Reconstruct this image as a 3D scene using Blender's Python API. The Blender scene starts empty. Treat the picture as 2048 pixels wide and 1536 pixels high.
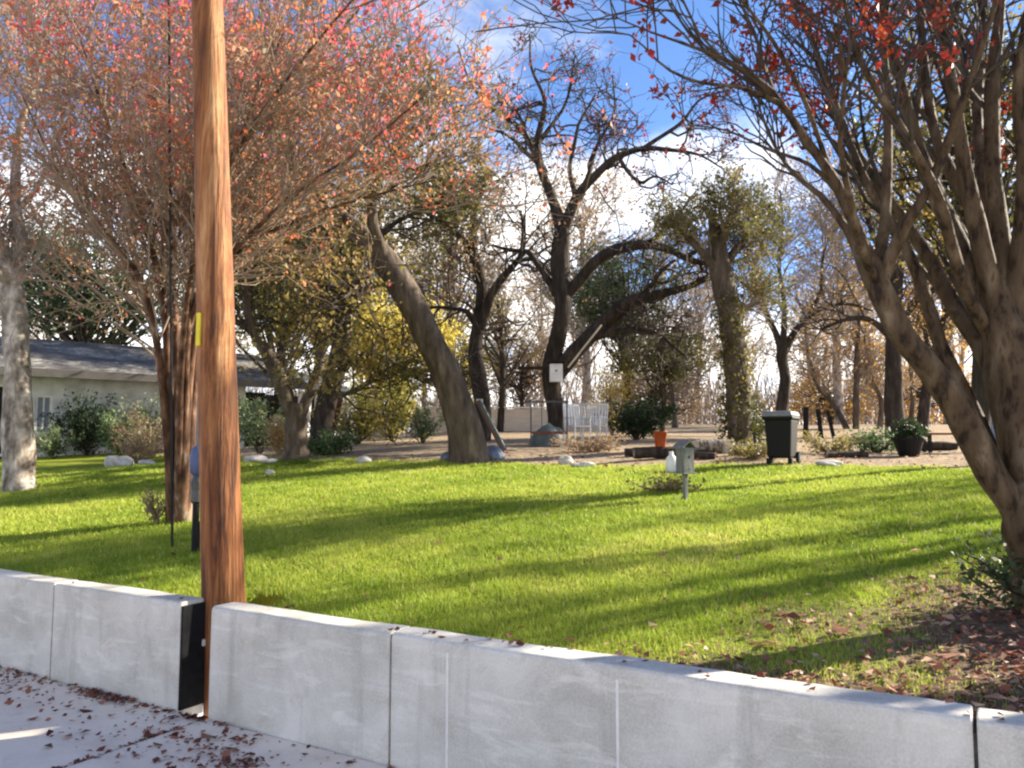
import bpy, bmesh, math, random
import numpy as np
from mathutils import Vector, Matrix

# ------------------------------------------------------------------ camera, sky, sun, exposure
scene = bpy.context.scene
col = scene.collection
F = 1600.0                                   # focal length in photograph pixels (2048 wide)
PITCH = math.atan(132 / F)
EYE = np.array([0.0, 0.0, 1.6])
cam_d = bpy.data.cameras.new('camera')
cam_d.sensor_width = 36.0
cam_d.lens = 36.0 * F / 2048.0
cam_d.clip_start = 0.05
cam_d.clip_end = 3000.0
cam = bpy.data.objects.new('camera', cam_d)
cam.location = EYE
cam.rotation_euler = (math.radians(90) + PITCH, 0, 0)
col.objects.link(cam)
scene.camera = cam

SUN_EL, SUN_AZ = math.radians(25.5), math.radians(66)
SUN = np.array([math.sin(SUN_AZ) * math.cos(SUN_EL), math.cos(SUN_AZ) * math.cos(SUN_EL), math.sin(SUN_EL)])
world = bpy.data.worlds.new('World')
scene.world = world
world.use_nodes = True
wt = world.node_tree
wn, wl = wt.nodes, wt.links
bg = wn['Background']
bg.inputs['Strength'].default_value = 0.10
sky = wn.new('ShaderNodeTexSky')
sky.sky_type = 'NISHITA'
sky.sun_disc = False
sky.sun_elevation = SUN_EL
sky.sun_rotation = SUN_AZ
sky.altitude = 1500
sky.air_density = 0.7
sky.dust_density = 0.05
sky.ozone_density = 4.5
tc = wn.new('ShaderNodeTexCoord')
sep = wn.new('ShaderNodeSeparateXYZ')
wl.new(tc.outputs['Generated'], sep.inputs[0])


def wmath(op, a, b=None):
    n = wn.new('ShaderNodeMath'); n.operation = op
    for i, v in enumerate((a, b)):
        if v is None: continue
        if isinstance(v, (int, float)): n.inputs[i].default_value = v
        else: wl.new(v, n.inputs[i])
    return n.outputs[0]


zz = wmath('ADD', wmath('MAXIMUM', sep.outputs[2], 0.0), 0.16)
comb = wn.new('ShaderNodeCombineXYZ')
wl.new(wmath('DIVIDE', sep.outputs[0], zz), comb.inputs[0])
wl.new(wmath('DIVIDE', sep.outputs[1], zz), comb.inputs[1])
cn = wn.new('ShaderNodeTexNoise')
cn.inputs['Scale'].default_value = 1.15
cn.inputs['Detail'].default_value = 8
cn.inputs['Roughness'].default_value = 0.56
cn.inputs['Distortion'].default_value = 0.4
mp = wn.new('ShaderNodeMapping')
mp.inputs['Location'].default_value = (1.3, 0.6, 0.0)
wl.new(comb.outputs[0], mp.inputs[0])
wl.new(mp.outputs[0], cn.inputs[0])
# clouds thicken towards the horizon
low = wn.new('ShaderNodeMapRange')
low.inputs[1].default_value = 0.42; low.inputs[2].default_value = 0.05
low.inputs[3].default_value = -0.065; low.inputs[4].default_value = 0.25
wl.new(sep.outputs[2], low.inputs[0])
cr = wn.new('ShaderNodeMapRange'); cr.interpolation_type = 'SMOOTHSTEP'
cr.inputs[1].default_value = 0.47; cr.inputs[2].default_value = 0.68
wl.new(wmath('ADD', cn.outputs[0], low.outputs[0]), cr.inputs[0])
cmix = wn.new('ShaderNodeMix'); cmix.data_type = 'RGBA'
wl.new(cr.outputs[0], cmix.inputs[0])
wl.new(sky.outputs[0], cmix.inputs[6])
cmix.inputs[7].default_value = (6.6, 6.4, 6.2, 1)
wl.new(cmix.outputs[2], bg.inputs['Color'])

sun_d = bpy.data.lights.new('sun', 'SUN')
sun_d.energy = 5.0
sun_d.angle = math.radians(0.6)
sun_d.color = (1.0, 0.90, 0.74)
sun_o = bpy.data.objects.new('sun', sun_d)
sun_o.rotation_euler = Vector(SUN).to_track_quat('Z', 'Y').to_euler()
sun_o.location = (20, 10, 20)
col.objects.link(sun_o)

vs = scene.view_settings
scene.display_settings.display_device = 'sRGB'
vs.view_transform = 'Standard'
vs.look = 'None'
vs.exposure = 1.7
vs.gamma = 1.0
vs.use_curve_mapping = False
scene.cycles.filter_width = 2.3
scene.cycles.max_bounces = 6
scene.cycles.use_denoising = True

# ------------------------------------------------------------------ helpers
RNG = np.random.default_rng(11)
CP, SP = math.cos(PITCH), math.sin(PITCH)


def at(x, y, Y):
    """world point that the photograph shows at pixel x, y when it stands Y metres ahead"""
    v = (768 - y) / F
    d = np.array([(x - 1024) / F, CP - v * SP, SP + v * CP])
    return EYE + d * (Y / d[1])


WO = np.array([-1.85, 4.94]); WD = np.array([0.861, -0.508]); WD /= np.linalg.norm(WD)
WN = np.array([-WD[1], WD[0]])               # into the yard
WALL_H = 0.66


def to_as(x, y):
    px, py = x - WO[0], y - WO[1]
    return px * WD[0] + py * WD[1], px * WN[0] + py * WN[1]


def hgt(x, y):
    a, s = to_as(x, y)
    t = np.clip((s - 0.2) / 11.5, 0, 1)
    z = 0.56 + 0.88 * (t + 0.10 * np.sin(math.pi * t))
    yy = np.clip(y - 14, 0, None)
    rise = 0.3 + 0.7 * np.clip((x + 9) / 8, 0, 1)
    z = z + 0.055 * rise * np.minimum(yy, 26) + 0.02 * np.clip(yy - 26, 0, 400)
    z = z + 0.025 * np.sin(a * 0.9 + 1.0) * np.sin(s * 0.7) + 0.02 * np.sin(a * 0.37 + s * 0.5)
    return z


def ground(x, y):
    """where the pixel's ray meets the yard"""
    prev = 3.0
    for Y in np.arange(3.0, 40, 0.02):
        p = at(x, y, Y)
        if to_as(p[0], p[1])[1] > 0.2 and p[2] <= hgt(p[0], p[1]):
            return np.array([p[0], p[1], hgt(p[0], p[1])])
    p = at(x, y, 22.0)
    return np.array([p[0], p[1], hgt(p[0], p[1])])


def gcol(x, Y):
    X = (x - 1024) / F * Y / (CP) * CP
    return np.array([X, Y, hgt(X, Y)])


def mesh_np(name, V, Fq, mat=None, tint=None, smooth=False):
    V = np.asarray(V, np.float32); Fq = np.asarray(Fq, np.int32)
    me = bpy.data.meshes.new(name)
    n, k = Fq.shape
    me.vertices.add(len(V)); me.vertices.foreach_set('co', V.ravel())
    me.loops.add(n * k); me.loops.foreach_set('vertex_index', Fq.ravel())
    me.polygons.add(n)
    me.polygons.foreach_set('loop_start', np.arange(0, n * k, k, dtype=np.int32))
    me.polygons.foreach_set('loop_total', np.full(n, k, np.int32))
    if smooth: me.polygons.foreach_set('use_smooth', np.ones(n, bool))
    if tint is not None:
        a = me.attributes.new('tint', 'FLOAT', 'POINT')
        a.data.foreach_set('value', np.asarray(tint, np.float32))
    me.update(calc_edges=True)
    if mat: me.materials.append(mat)
    return me


def link(name, me, parent=None, loc=(0, 0, 0)):
    o = bpy.data.objects.new(name, me)
    o.location = loc
    col.objects.link(o)
    if parent: o.parent = parent
    return o


def tag(o, label=None, cat=None, group=None, kind=None):
    if label: o['label'] = label
    if cat: o['category'] = cat
    if group: o['group'] = group
    if kind: o['kind'] = kind
    return o


def thing(name, label, cat, loc, rz=0.0, group=None):
    o = bpy.data.objects.new(name, None)
    o.empty_display_size = 0.2
    o.location = loc; o.rotation_euler = (0, 0, rz)
    col.objects.link(o)
    return tag(o, label, cat, group)


class B:
    """collects shapes for ONE mesh object"""
    def __init__(self): self.bm = bmesh.new()

    def box(self, c, s, bev=0.0, rot=None, taper=None, seg=2):
        r = bmesh.ops.create_cube(self.bm, size=1.0)
        vs_ = r['verts']
        for v in vs_:
            if taper and v.co.z > 0: v.co.x *= taper[0]; v.co.y *= taper[1]
            v.co = Vector((v.co.x * s[0], v.co.y * s[1], v.co.z * s[2]))
        if bev:
            es = {e for v in vs_ for e in v.link_edges}
            rr = bmesh.ops.bevel(self.bm, geom=list(es), offset=bev, segments=seg, affect='EDGES', profile=0.5)
            vs_ = list({v for f in rr['faces'] for v in f.verts} | {v for v in vs_ if v.is_valid})
        M = Matrix.Translation(c) @ (rot.to_4x4() if rot else Matrix.Identity(4))
        bmesh.ops.transform(self.bm, matrix=M, verts=vs_)
        return self

    def tube(self, pts, rad, sides=8, caps=True):
        P = np.asarray(pts, float)[None]; R = np.broadcast_to(np.asarray(rad, float), (1, len(pts)))
        V, Q = tubes(P, R, sides)
        bv = [self.bm.verts.new(v) for v in V]
        for q in Q: self.bm.faces.new([bv[i] for i in q])
        if caps:
            self.bm.faces.new(bv[:sides][::-1]); self.bm.faces.new(bv[-sides:])
        return self

    def lathe(self, prof, n=20, c=(0, 0, 0), close=True):
        rings = []
        for r, z in prof:
            rings.append([self.bm.verts.new((c[0] + r * math.cos(2 * math.pi * i / n), c[1] + r * math.sin(2 * math.pi * i / n), c[2] + z)) for i in range(n)])
        for a, b in zip(rings, rings[1:]):
            for i in range(n): self.bm.faces.new((a[i], a[(i + 1) % n], b[(i + 1) % n], b[i]))
        if close:
            self.bm.faces.new(rings[0][::-1]); self.bm.faces.new(rings[-1])
        return self

    def poly(self, pts, faces):
        bv = [self.bm.verts.new(p) for p in pts]
        for f in faces: self.bm.faces.new([bv[i] for i in f])
        return self

    def build(self, name, mat, parent=None, loc=(0, 0, 0), smooth=False):
        bmesh.ops.recalc_face_normals(self.bm, faces=self.bm.faces)
        me = bpy.data.meshes.new(name)
        if smooth:
            for f in self.bm.faces: f.smooth = True
        self.bm.to_mesh(me); self.bm.free()
        me.materials.append(mat)
        return link(name, me, parent, loc)


def unit(v): return v / np.maximum(np.linalg.norm(v, axis=-1, keepdims=True), 1e-9)


def tubes(P, R, S):
    N, K, _ = P.shape
    T = unit(np.gradient(P, axis=1))
    ch = unit(P[:, -1] - P[:, 0])
    ax = np.eye(3)[np.argmin(np.abs(ch), axis=1)]
    U0 = unit(np.cross(ch, ax))[:, None]
    U = unit(U0 - (U0 * T).sum(-1, keepdims=True) * T)
    W = np.cross(T, U)
    an = np.arange(S) * 2 * math.pi / S
    V = P[:, :, None] + R[:, :, None, None] * (np.cos(an)[:, None] * U[:, :, None] + np.sin(an)[:, None] * W[:, :, None])
    base = (np.arange(N) * K * S)[:, None, None] + (np.arange(K - 1) * S)[None, :, None]
    j = np.arange(S)[None, None]; j2 = (j + 1) % S
    Q = np.stack([base + j, base + j2, base + S + j2, base + S + j], -1).reshape(-1, 4)
    return V.reshape(-1, 3), Q


def resample(P, R, n):
    """Catmull-Rom through the points, n samples by arc length"""
    P = np.asarray(P, float); R = np.asarray(R, float)
    Q = np.vstack([2 * P[0] - P[1], P, 2 * P[-1] - P[-2]])
    out, rr = [], []
    for i in range(len(P) - 1):
        p0, p1, p2, p3 = Q[i:i + 4]
        for t in np.linspace(0, 1, 12, endpoint=(i == len(P) - 2)):
            out.append(0.5 * ((2 * p1) + (p2 - p0) * t + (2 * p0 - 5 * p1 + 4 * p2 - p3) * t * t + (3 * p1 - p0 - 3 * p2 + p3) * t ** 3))
            rr.append(R[i] + (R[i + 1] - R[i]) * t)
    out = np.array(out); rr = np.array(rr)
    L = np.r_[0, np.cumsum(np.linalg.norm(np.diff(out, axis=0), axis=1))]
    t = np.linspace(0, L[-1], n)
    return np.stack([np.interp(t, L, out[:, k]) for k in range(3)], 1), np.interp(t, L, rr)


def spawn(P, R, n, length, ang=50, spread=15, up=0.3, wig=0.25, K=5, t0=0.25, rmul=0.6, rmax=0.05, tip=0.003, droop=0.0):
    """n twigs off the polylines P"""
    N, KK, _ = P.shape
    Ln = np.linalg.norm(np.diff(P, axis=1), axis=2).sum(1)
    i = RNG.choice(N, n, p=Ln / Ln.sum())
    t = (t0 + (1 - t0) * RNG.random(n)) * (KK - 1)
    k = np.minimum(t.astype(int), KK - 2); f = (t - k)[:, None]
    pos = P[i, k] * (1 - f) + P[i, k + 1] * f
    tan = unit(P[i, k + 1] - P[i, k])
    r = R[i, k] * (1 - f[:, 0]) + R[i, k + 1] * f[:, 0]
    per = RNG.normal(size=(n, 3)); per = unit(per - (per * tan).sum(1, keepdims=True) * tan)
    a = np.radians(ang + spread * RNG.normal(size=n))[:, None]
    d = unit(tan * np.cos(a) + per * np.sin(a) + np.array([0, 0, up]))
    L = length * RNG.lognormal(0, 0.3, n) * (1.15 - 0.55 * (t / (KK - 1)))
    out = np.empty((n, K, 3)); out[:, 0] = pos
    for s in range(1, K):
        d = unit(d + wig * RNG.normal(size=(n, 3)) + np.array([0, 0, up * 0.25 - droop]))
        out[:, s] = out[:, s - 1] + d * (L / (K - 1))[:, None]
    r0 = np.minimum(r * rmul, rmax)
    rr = r0[:, None] * (1 - np.linspace(0, 1, K)[None]) + tip * np.linspace(0.6, 1, K)[None]
    return out, rr


def leaf_quads(C, size, aspect=0.55, flat=0.0):
    """leaf-shaped folded quads at the points C"""
    n = len(C)
    d = unit(RNG.normal(size=(n, 3)) * np.array([1, 1, 1 - flat]))
    e = RNG.normal(size=(n, 3)) * np.array([1, 1, 1 - flat]); e = unit(e - (e * d).sum(1, keepdims=True) * d)
    nn = np.cross(d, e)
    s = (size * RNG.lognormal(0, 0.25, n))[:, None]
    V = np.stack([C - d * s * .5, C + e * s * aspect * .5 + nn * s * .12, C + d * s * .5, C - e * s * aspect * .5 + nn * s * .12], 1)
    return V.reshape(-1, 3), np.arange(4 * n).reshape(n, 4)


def leaf_mesh(name, C, size, mat, tint, base=np.zeros(3), aspect=0.55, flat=0.0):
    V, Q = leaf_quads(C, size, aspect, flat)
    return mesh_np(name, V - base, Q, mat, np.repeat(np.clip(tint, 0, 1), 4))


def pick(P, n, t0=0.2, jit=0.05, part=1.0):
    N, K, _ = P.shape
    i = RNG.integers(0, N, n) if part >= 1 else RNG.choice(N, max(1, int(N * part)), replace=False)[RNG.integers(0, max(1, int(N * part)), n)]
    t = (t0 + (1 - t0) * RNG.random(n)) * (K - 1)
    k = np.minimum(t.astype(int), K - 2); f = (t - k)[:, None]
    return P[i, k] * (1 - f) + P[i, k + 1] * f + jit * RNG.normal(size=(n, 3))


def vnoise(p, sc, seed=0):
    """cheap smooth value noise in 0..1"""
    q = p / sc + seed * 7.31
    return 0.5 + 0.25 * (np.sin(q[:, 0] * 2.1 + 1.7 * np.sin(q[:, 1] * 1.3 + seed)) + np.sin(q[:, 2] * 2.3 + 1.9 * np.sin(q[:, 0] * 1.1 + 2 * seed)) * np.cos(q[:, 1] * 1.7))


# ------------------------------------------------------------------ materials
def new_mat(name):
    m = bpy.data.materials.new(name); m.use_nodes = True
    nt = m.node_tree
    return m, nt, nt.nodes['Principled BSDF']


def ramp(nt, fac, stops):
    r = nt.nodes.new('ShaderNodeValToRGB')
    el = r.color_ramp.elements
    while len(el) < len(stops): el.new(0.5)
    for e, (p, c) in zip(el, stops): e.position = p; e.color = (*c, 1)
    nt.links.new(fac, r.inputs[0])
    return r.outputs[0]


def tex_noise(nt, scale, detail=6, stretch=(1, 1, 1), rough=0.6, dist=0.0, rot=(0, 0, 0), coord='Object'):
    t = nt.nodes.new('ShaderNodeTexCoord'); m = nt.nodes.new('ShaderNodeMapping')
    m.inputs['Scale'].default_value = stretch; m.inputs['Rotation'].default_value = rot
    n = nt.nodes.new('ShaderNodeTexNoise')
    n.inputs['Scale'].default_value = scale; n.inputs['Detail'].default_value = detail
    n.inputs['Roughness'].default_value = rough; n.inputs['Distortion'].default_value = dist
    nt.links.new(t.outputs[coord], m.inputs[0]); nt.links.new(m.outputs[0], n.inputs[0])
    return n.outputs[0]


def mixc(nt, fac, a, b, mode='MIX'):
    m = nt.nodes.new('ShaderNodeMix'); m.data_type = 'RGBA'; m.blend_type = mode
    for s, v in ((0, fac), (6, a), (7, b)):
        if isinstance(v, (int, float)): m.inputs[s].default_value = v
        elif isinstance(v, tuple): m.inputs[s].default_value = (*v, 1)
        else: nt.links.new(v, m.inputs[s])
    return m.outputs[2]


def bump(nt, p, h, strength, dist=0.02):
    b = nt.nodes.new('ShaderNodeBump'); b.inputs['Strength'].default_value = strength; b.inputs['Distance'].default_value = dist
    nt.links.new(h, b.inputs['Height']); nt.links.new(b.outputs[0], p.inputs['Normal'])


def noise_mat(name, stops, scale=4, stretch=(1, 1, 1), rough=0.85, bmp=0.3, bd=0.02, detail=6, fine=None, spec=0.25):
    m, nt, p = new_mat(name)
    n = tex_noise(nt, scale, detail, stretch)
    c = ramp(nt, n, stops)
    if fine:
        n2 = tex_noise(nt, fine[0], 4, stretch)
        c = mixc(nt, ramp(nt, n2, [(0.42, (0, 0, 0)), (0.62, (1, 1, 1))]), c, fine[1])
    nt.links.new(c, p.inputs['Base Color'])
    p.inputs['Roughness'].default_value = rough
    p.inputs['Specular IOR Level'].default_value = spec
    if bmp: bump(nt, p, n, bmp, bd)
    return m


def leaf_mat(name, stops, trans=0.45):
    m, nt, p = new_mat(name)
    at_ = nt.nodes.new('ShaderNodeAttribute'); at_.attribute_name = 'tint'
    c = ramp(nt, at_.outputs['Fac'], stops)
    nt.links.new(c, p.inputs['Base Color'])
    p.inputs['Roughness'].default_value = 0.55; p.inputs['Specular IOR Level'].default_value = 0.3
    tr = nt.nodes.new('ShaderNodeBsdfTranslucent'); nt.links.new(c, tr.inputs[0])
    mx = nt.nodes.new('ShaderNodeMixShader'); mx.inputs[0].default_value = trans
    nt.links.new(p.outputs[0], mx.inputs[1]); nt.links.new(tr.outputs[0], mx.inputs[2])
    nt.links.new(mx.outputs[0], nt.nodes['Material Output'].inputs[0])
    return m


M = {}
M['bark_oak'] = noise_mat('bark_oak', [(0.3, (0.02, 0.016, 0.013)), (0.55, (0.052, 0.040, 0.030)), (0.75, (0.105, 0.083, 0.064))], 9, (1, 1, 0.22), 0.95, 0.9, 0.05)
M['bark_pale'] = noise_mat('bark_pale', [(0.35, (0.11, 0.085, 0.065)), (0.5, (0.32, 0.27, 0.22)), (0.64, (0.60, 0.54, 0.46))], 7, (1, 1, 0.5), 0.9, 0.6, 0.04)  # pale mottle carries sunlit bark, and the paleness of the distant trunks
M['bark_brown'] = noise_mat('bark_brown', [(0.3, (0.045, 0.033, 0.024)), (0.55, (0.115, 0.088, 0.066)), (0.75, (0.22, 0.18, 0.14))], 8, (1, 1, 0.25), 0.95, 0.9, 0.05)
M['bark_crape'] = noise_mat('bark_crape', [(0.38, (0.022, 0.013, 0.007)), (0.47, (0.07, 0.043, 0.022)), (0.54, (0.12, 0.08, 0.043)), (0.63, (0.24, 0.185, 0.12))], 13, (1, 1, 0.35), 0.8, 0.8, 0.03, fine=(26, (0.08, 0.052, 0.028)))
M['bark_red'] = noise_mat('bark_red', [(0.36, (0.035, 0.016, 0.009)), (0.48, (0.10, 0.046, 0.024)), (0.58, (0.17, 0.09, 0.05)), (0.68, (0.34, 0.25, 0.17))], 10, (1, 1, 0.3), 0.8, 0.8, 0.03)
M['twig_dark'] = noise_mat('twig_dark', [(0.35, (0.04, 0.03, 0.024)), (0.7, (0.10, 0.08, 0.063))], 3, bmp=0)
M['twig_tan'] = noise_mat('twig_tan', [(0.35, (0.20, 0.14, 0.10)), (0.7, (0.38, 0.29, 0.215))], 3, bmp=0)
M['twig_grey'] = noise_mat('twig_grey', [(0.35, (0.20, 0.165, 0.14)), (0.7, (0.40, 0.345, 0.30))], 3, bmp=0)  # lightened so the sunlit paleness of far trees sits in the colour

M['leaf_crape'] = leaf_mat('leaf_crape', [(0.0, (0.30, 0.20, 0.12)), (0.34, (0.52, 0.29, 0.16)), (0.52, (0.70, 0.22, 0.08)), (0.72, (0.78, 0.14, 0.11)), (1.0, (0.82, 0.18, 0.25))], 0.55)
M['leaf_crape_dark'] = leaf_mat('leaf_crape_dark', [(0.0, (0.10, 0.05, 0.03)), (0.35, (0.22, 0.045, 0.025)), (0.6, (0.42, 0.04, 0.03)), (0.8, (0.6, 0.12, 0.02)), (1.0, (0.5, 0.30, 0.03))], 0.4)
M['leaf_oak'] = leaf_mat('leaf_oak', [(0.0, (0.05, 0.058, 0.018)), (0.4, (0.15, 0.145, 0.04)), (0.7, (0.31, 0.23, 0.065)), (1.0, (0.48, 0.30, 0.10))], 0.42)
M['leaf_green'] = leaf_mat('leaf_green', [(0.0, (0.018, 0.04, 0.016)), (0.5, (0.055, 0.095, 0.035)), (1.0, (0.16, 0.19, 0.08))], 0.3)
M['leaf_yellow'] = leaf_mat('leaf_yellow', [(0.0, (0.28, 0.28, 0.06)), (0.5, (0.58, 0.50, 0.10)), (1.0, (0.76, 0.58, 0.12))], 0.5)
M['leaf_tan'] = leaf_mat('leaf_tan', [(0.0, (0.19, 0.135, 0.085)), (0.45, (0.36, 0.25, 0.14)), (0.75, (0.52, 0.32, 0.08)), (1.0, (0.6, 0.27, 0.06))], 0.4)
M['leaf_olive'] = leaf_mat('leaf_olive', [(0.0, (0.09, 0.09, 0.022)), (0.5, (0.22, 0.195, 0.05)), (1.0, (0.42, 0.33, 0.11))], 0.4)
M['leaf_shrub'] = leaf_mat('leaf_shrub', [(0.0, (0.03, 0.075, 0.025)), (0.5, (0.13, 0.20, 0.075)), (1.0, (0.42, 0.45, 0.28))], 0.4)
M['leaf_fallen'] = leaf_mat('leaf_fallen', [(0.0, (0.075, 0.03, 0.022)), (0.4, (0.19, 0.055, 0.035)), (0.7, (0.34, 0.15, 0.09)), (1.0, (0.5, 0.36, 0.24))], 0.15)
M['grass'] = leaf_mat('grass', [(0.0, (0.09, 0.14, 0.022)), (0.4, (0.235, 0.335, 0.03)), (0.75, (0.44, 0.50, 0.075)), (1.0, (0.60, 0.55, 0.19))], 0.45)


def concrete(name, base, dark, light, streak=True):
    m, nt, p = new_mat(name)
    n = tex_noise(nt, 2.2, 8, (1, 1, 1), 0.62, 0.4)
    c = ramp(nt, n, [(0.32, dark), (0.5, base), (0.7, light)])
    if streak:
        n2 = tex_noise(nt, 5.0, 4, (0.55, 0.55, 2.2), 0.55, 1.2, (0.0, 0.35, 0.3))
        c = mixc(nt, ramp(nt, n2, [(0.53, (0, 0, 0)), (0.70, (0.42, 0.42, 0.42))]), c, tuple(min(1, v * 1.25) for v in light))
    ns = tex_noise(nt, 1.0, 5, (7, 7, .7), 0.65, 0.2)
    c = mixc(nt, ramp(nt, ns, [(0.56, (0, 0, 0)), (0.75, (0.38, 0.38, 0.38))]), c, tuple(v * .55 for v in dark))
    nw_ = tex_noise(nt, 6, 8, (1, 1, 1), 0.75, 0.6)
    c = mixc(nt, ramp(nt, nw_, [(0.56, (0, 0, 0)), (0.68, (0.4, 0.4, 0.4))]), c, (dark[0] * .95, dark[1] * .86, dark[2] * .70))
    n3 = tex_noise(nt, 90, 3)
    c = mixc(nt, 0.2, c, ramp(nt, n3, [(0.35, (0.25, 0.25, 0.25)), (0.65, (0.8, 0.8, 0.8))]), 'OVERLAY')
    nt.links.new(c, p.inputs['Base Color'])
    p.inputs['Roughness'].default_value = 0.9; p.inputs['Specular IOR Level'].default_value = 0.2
    bump(nt, p, n3, 0.25, 0.004)
    return m


M['wall'] = concrete('wall', (0.59, 0.56, 0.495), (0.45, 0.43, 0.375), (0.71, 0.68, 0.61))
M['walk'] = concrete('walk', (0.82, 0.71, 0.59), (0.70, 0.60, 0.50), (0.88, 0.77, 0.65), False)
M['seam'] = noise_mat('seam', [(0.3, (0.70, 0.68, 0.62)), (0.7, (0.84, 0.81, 0.75))], 20, bmp=0.2, bd=0.003)
M['black'] = noise_mat('black', [(0.3, (0.006, 0.006, 0.006)), (0.7, (0.016, 0.016, 0.017))], 20, bmp=0.2, bd=0.004, rough=0.9)
M['joint'] = noise_mat('joint', [(0.3, (0.07, 0.062, 0.055)), (0.7, (0.15, 0.135, 0.12))], 30, bmp=0)
M['bounce_road'] = noise_mat('pale_bounce_road', [(0.3, (0.38, 0.36, 0.33)), (0.7, (0.50, 0.47, 0.43))], 20, bmp=0.3, bd=0.006)  # road out of view, made pale to bounce sun onto the wall
M['kerb'] = concrete('kerb', (0.45, 0.43, 0.4), (0.36, 0.34, 0.32), (0.55, 0.53, 0.5), False)


def pole_mat():
    m, nt, p = new_mat('pole_wood')
    n = tex_noise(nt, 8, 7, (1, 1, 0.09), 0.7, 0.8)
    c = ramp(nt, n, [(0.37, (0.05, 0.016, 0.006)), (0.45, (0.19, 0.062, 0.018)), (0.55, (0.36, 0.145, 0.045)), (0.68, (0.60, 0.33, 0.145))])
    n2 = tex_noise(nt, 2.0, 3, (1, 1, 0.5), 0.5)
    c = mixc(nt, ramp(nt, n2, [(0.45, (0, 0, 0)), (0.75, (0.6, 0.6, 0.6))]), c, (0.20, 0.085, 0.032))
    n3 = tex_noise(nt, 55, 4, (1, 1, 0.03), 0.6)
    c = mixc(nt, ramp(nt, n3, [(0.53, (0, 0, 0)), (0.62, (0.6, 0.6, 0.6))]), c, (0.075, 0.03, 0.012))
    n4 = tex_noise(nt, 14, 5, (1, 1, 0.5), 0.7)
    c = mixc(nt, ramp(nt, n4, [(0.58, (0, 0, 0)), (0.70, (0.6, 0.6, 0.6))]), c, (0.13, 0.06, 0.03))
    nt.links.new(c, p.inputs['Base Color']); p.inputs['Roughness'].default_value = 0.7
    p.inputs['Specular IOR Level'].default_value = 0.3
    bump(nt, p, n3, 0.8, 0.02)
    return m


M['pole'] = pole_mat()


def flat(name, c, rough=0.6, var=0.15, scale=6, metal=0.0):
    m = noise_mat(name, [(0.3, tuple(v * (1 - var) for v in c)), (0.7, tuple(min(1, v * (1 + var)) for v in c))], scale, bmp=0.08, bd=0.004, rough=rough)
    m.node_tree.nodes['Principled BSDF'].inputs['Metallic'].default_value = metal
    return m


M['yellow'] = flat('yellow', (0.75, 0.62, 0.05))
M['steel'] = flat('steel', (0.10, 0.10, 0.10), 0.5, metal=0.6)
M['house_wall'] = noise_mat('house_wall', [(0.35, (0.46, 0.46, 0.42)), (0.6, (0.68, 0.68, 0.63))], 2.2, bmp=0.1)
M['roof'] = noise_mat('roof', [(0.38, (0.07, 0.066, 0.06)), (0.5, (0.17, 0.16, 0.145)), (0.62, (0.42, 0.39, 0.34))], 1.1, (1, 1, 1), bmp=0.3, fine=(9, (0.10, 0.097, 0.095)))  # weathered grey; broad light and dark patches paint in tree dapple
M['fascia'] = flat('fascia', (0.11, 0.10, 0.09))
M['trim_white'] = flat('trim_white', (0.74, 0.72, 0.67))
M['white_metal'] = flat('white_metal', (0.72, 0.74, 0.72), 0.45)
M['dark_in'] = flat('dark_in', (0.03, 0.025, 0.022), 0.9)  # near-black; also paints the deep shade of porch and carport back walls
M['glass'] = flat('glass', (0.20, 0.25, 0.30), 0.08)
M['maroon'] = flat('maroon', (0.10, 0.028, 0.022), 0.8)
M['bin_black'] = flat('bin_black', (0.005, 0.005, 0.006), 0.6)
M['bin_lid'] = flat('bin_lid', (0.20, 0.21, 0.225), 0.45)
M['rubber'] = flat('rubber', (0.02, 0.02, 0.02), 0.85)
M['orange'] = flat('orange', (0.36, 0.075, 0.022), 0.6)
M['weathered'] = noise_mat('weathered', [(0.38, (0.07, 0.055, 0.04)), (0.5, (0.20, 0.165, 0.125)), (0.62, (0.38, 0.34, 0.28))], 16, (1, 1, 0.5), bmp=0.4)
M['grey_wood'] = noise_mat('grey_wood', [(0.3, (0.12, 0.125, 0.115)), (0.7, (0.26, 0.265, 0.24))], 10, (1, 1, 0.3), bmp=0.3)
M['plastic_white'] = flat('plastic_white', (0.8, 0.8, 0.78), 0.45)
M['stone'] = noise_mat('stone', [(0.3, (0.36, 0.34, 0.32)), (0.7, (0.66, 0.64, 0.61))], 6, bmp=0.4)
M['beige'] = noise_mat('beige', [(0.3, (0.55, 0.47, 0.38)), (0.7, (0.68, 0.60, 0.50))], 3, (1, 1, 3), bmp=0.15)
M['tarp_grey'] = noise_mat('tarp_grey', [(0.3, (0.065, 0.085, 0.085)), (0.7, (0.15, 0.185, 0.185))], 4, bmp=0.4, bd=0.05, rough=0.6)
M['tarp_blue'] = noise_mat('tarp_blue', [(0.3, (0.10, 0.13, 0.18)), (0.7, (0.19, 0.23, 0.30))], 4, bmp=0.4, bd=0.05, rough=0.6)
M['blue'] = flat('blue', (0.09, 0.115, 0.22), 0.5)
M['rust'] = flat('rust', (0.16, 0.06, 0.035), 0.8, 0.3)
M['terracotta'] = flat('terracotta', (0.36, 0.17, 0.10), 0.8)


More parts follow.
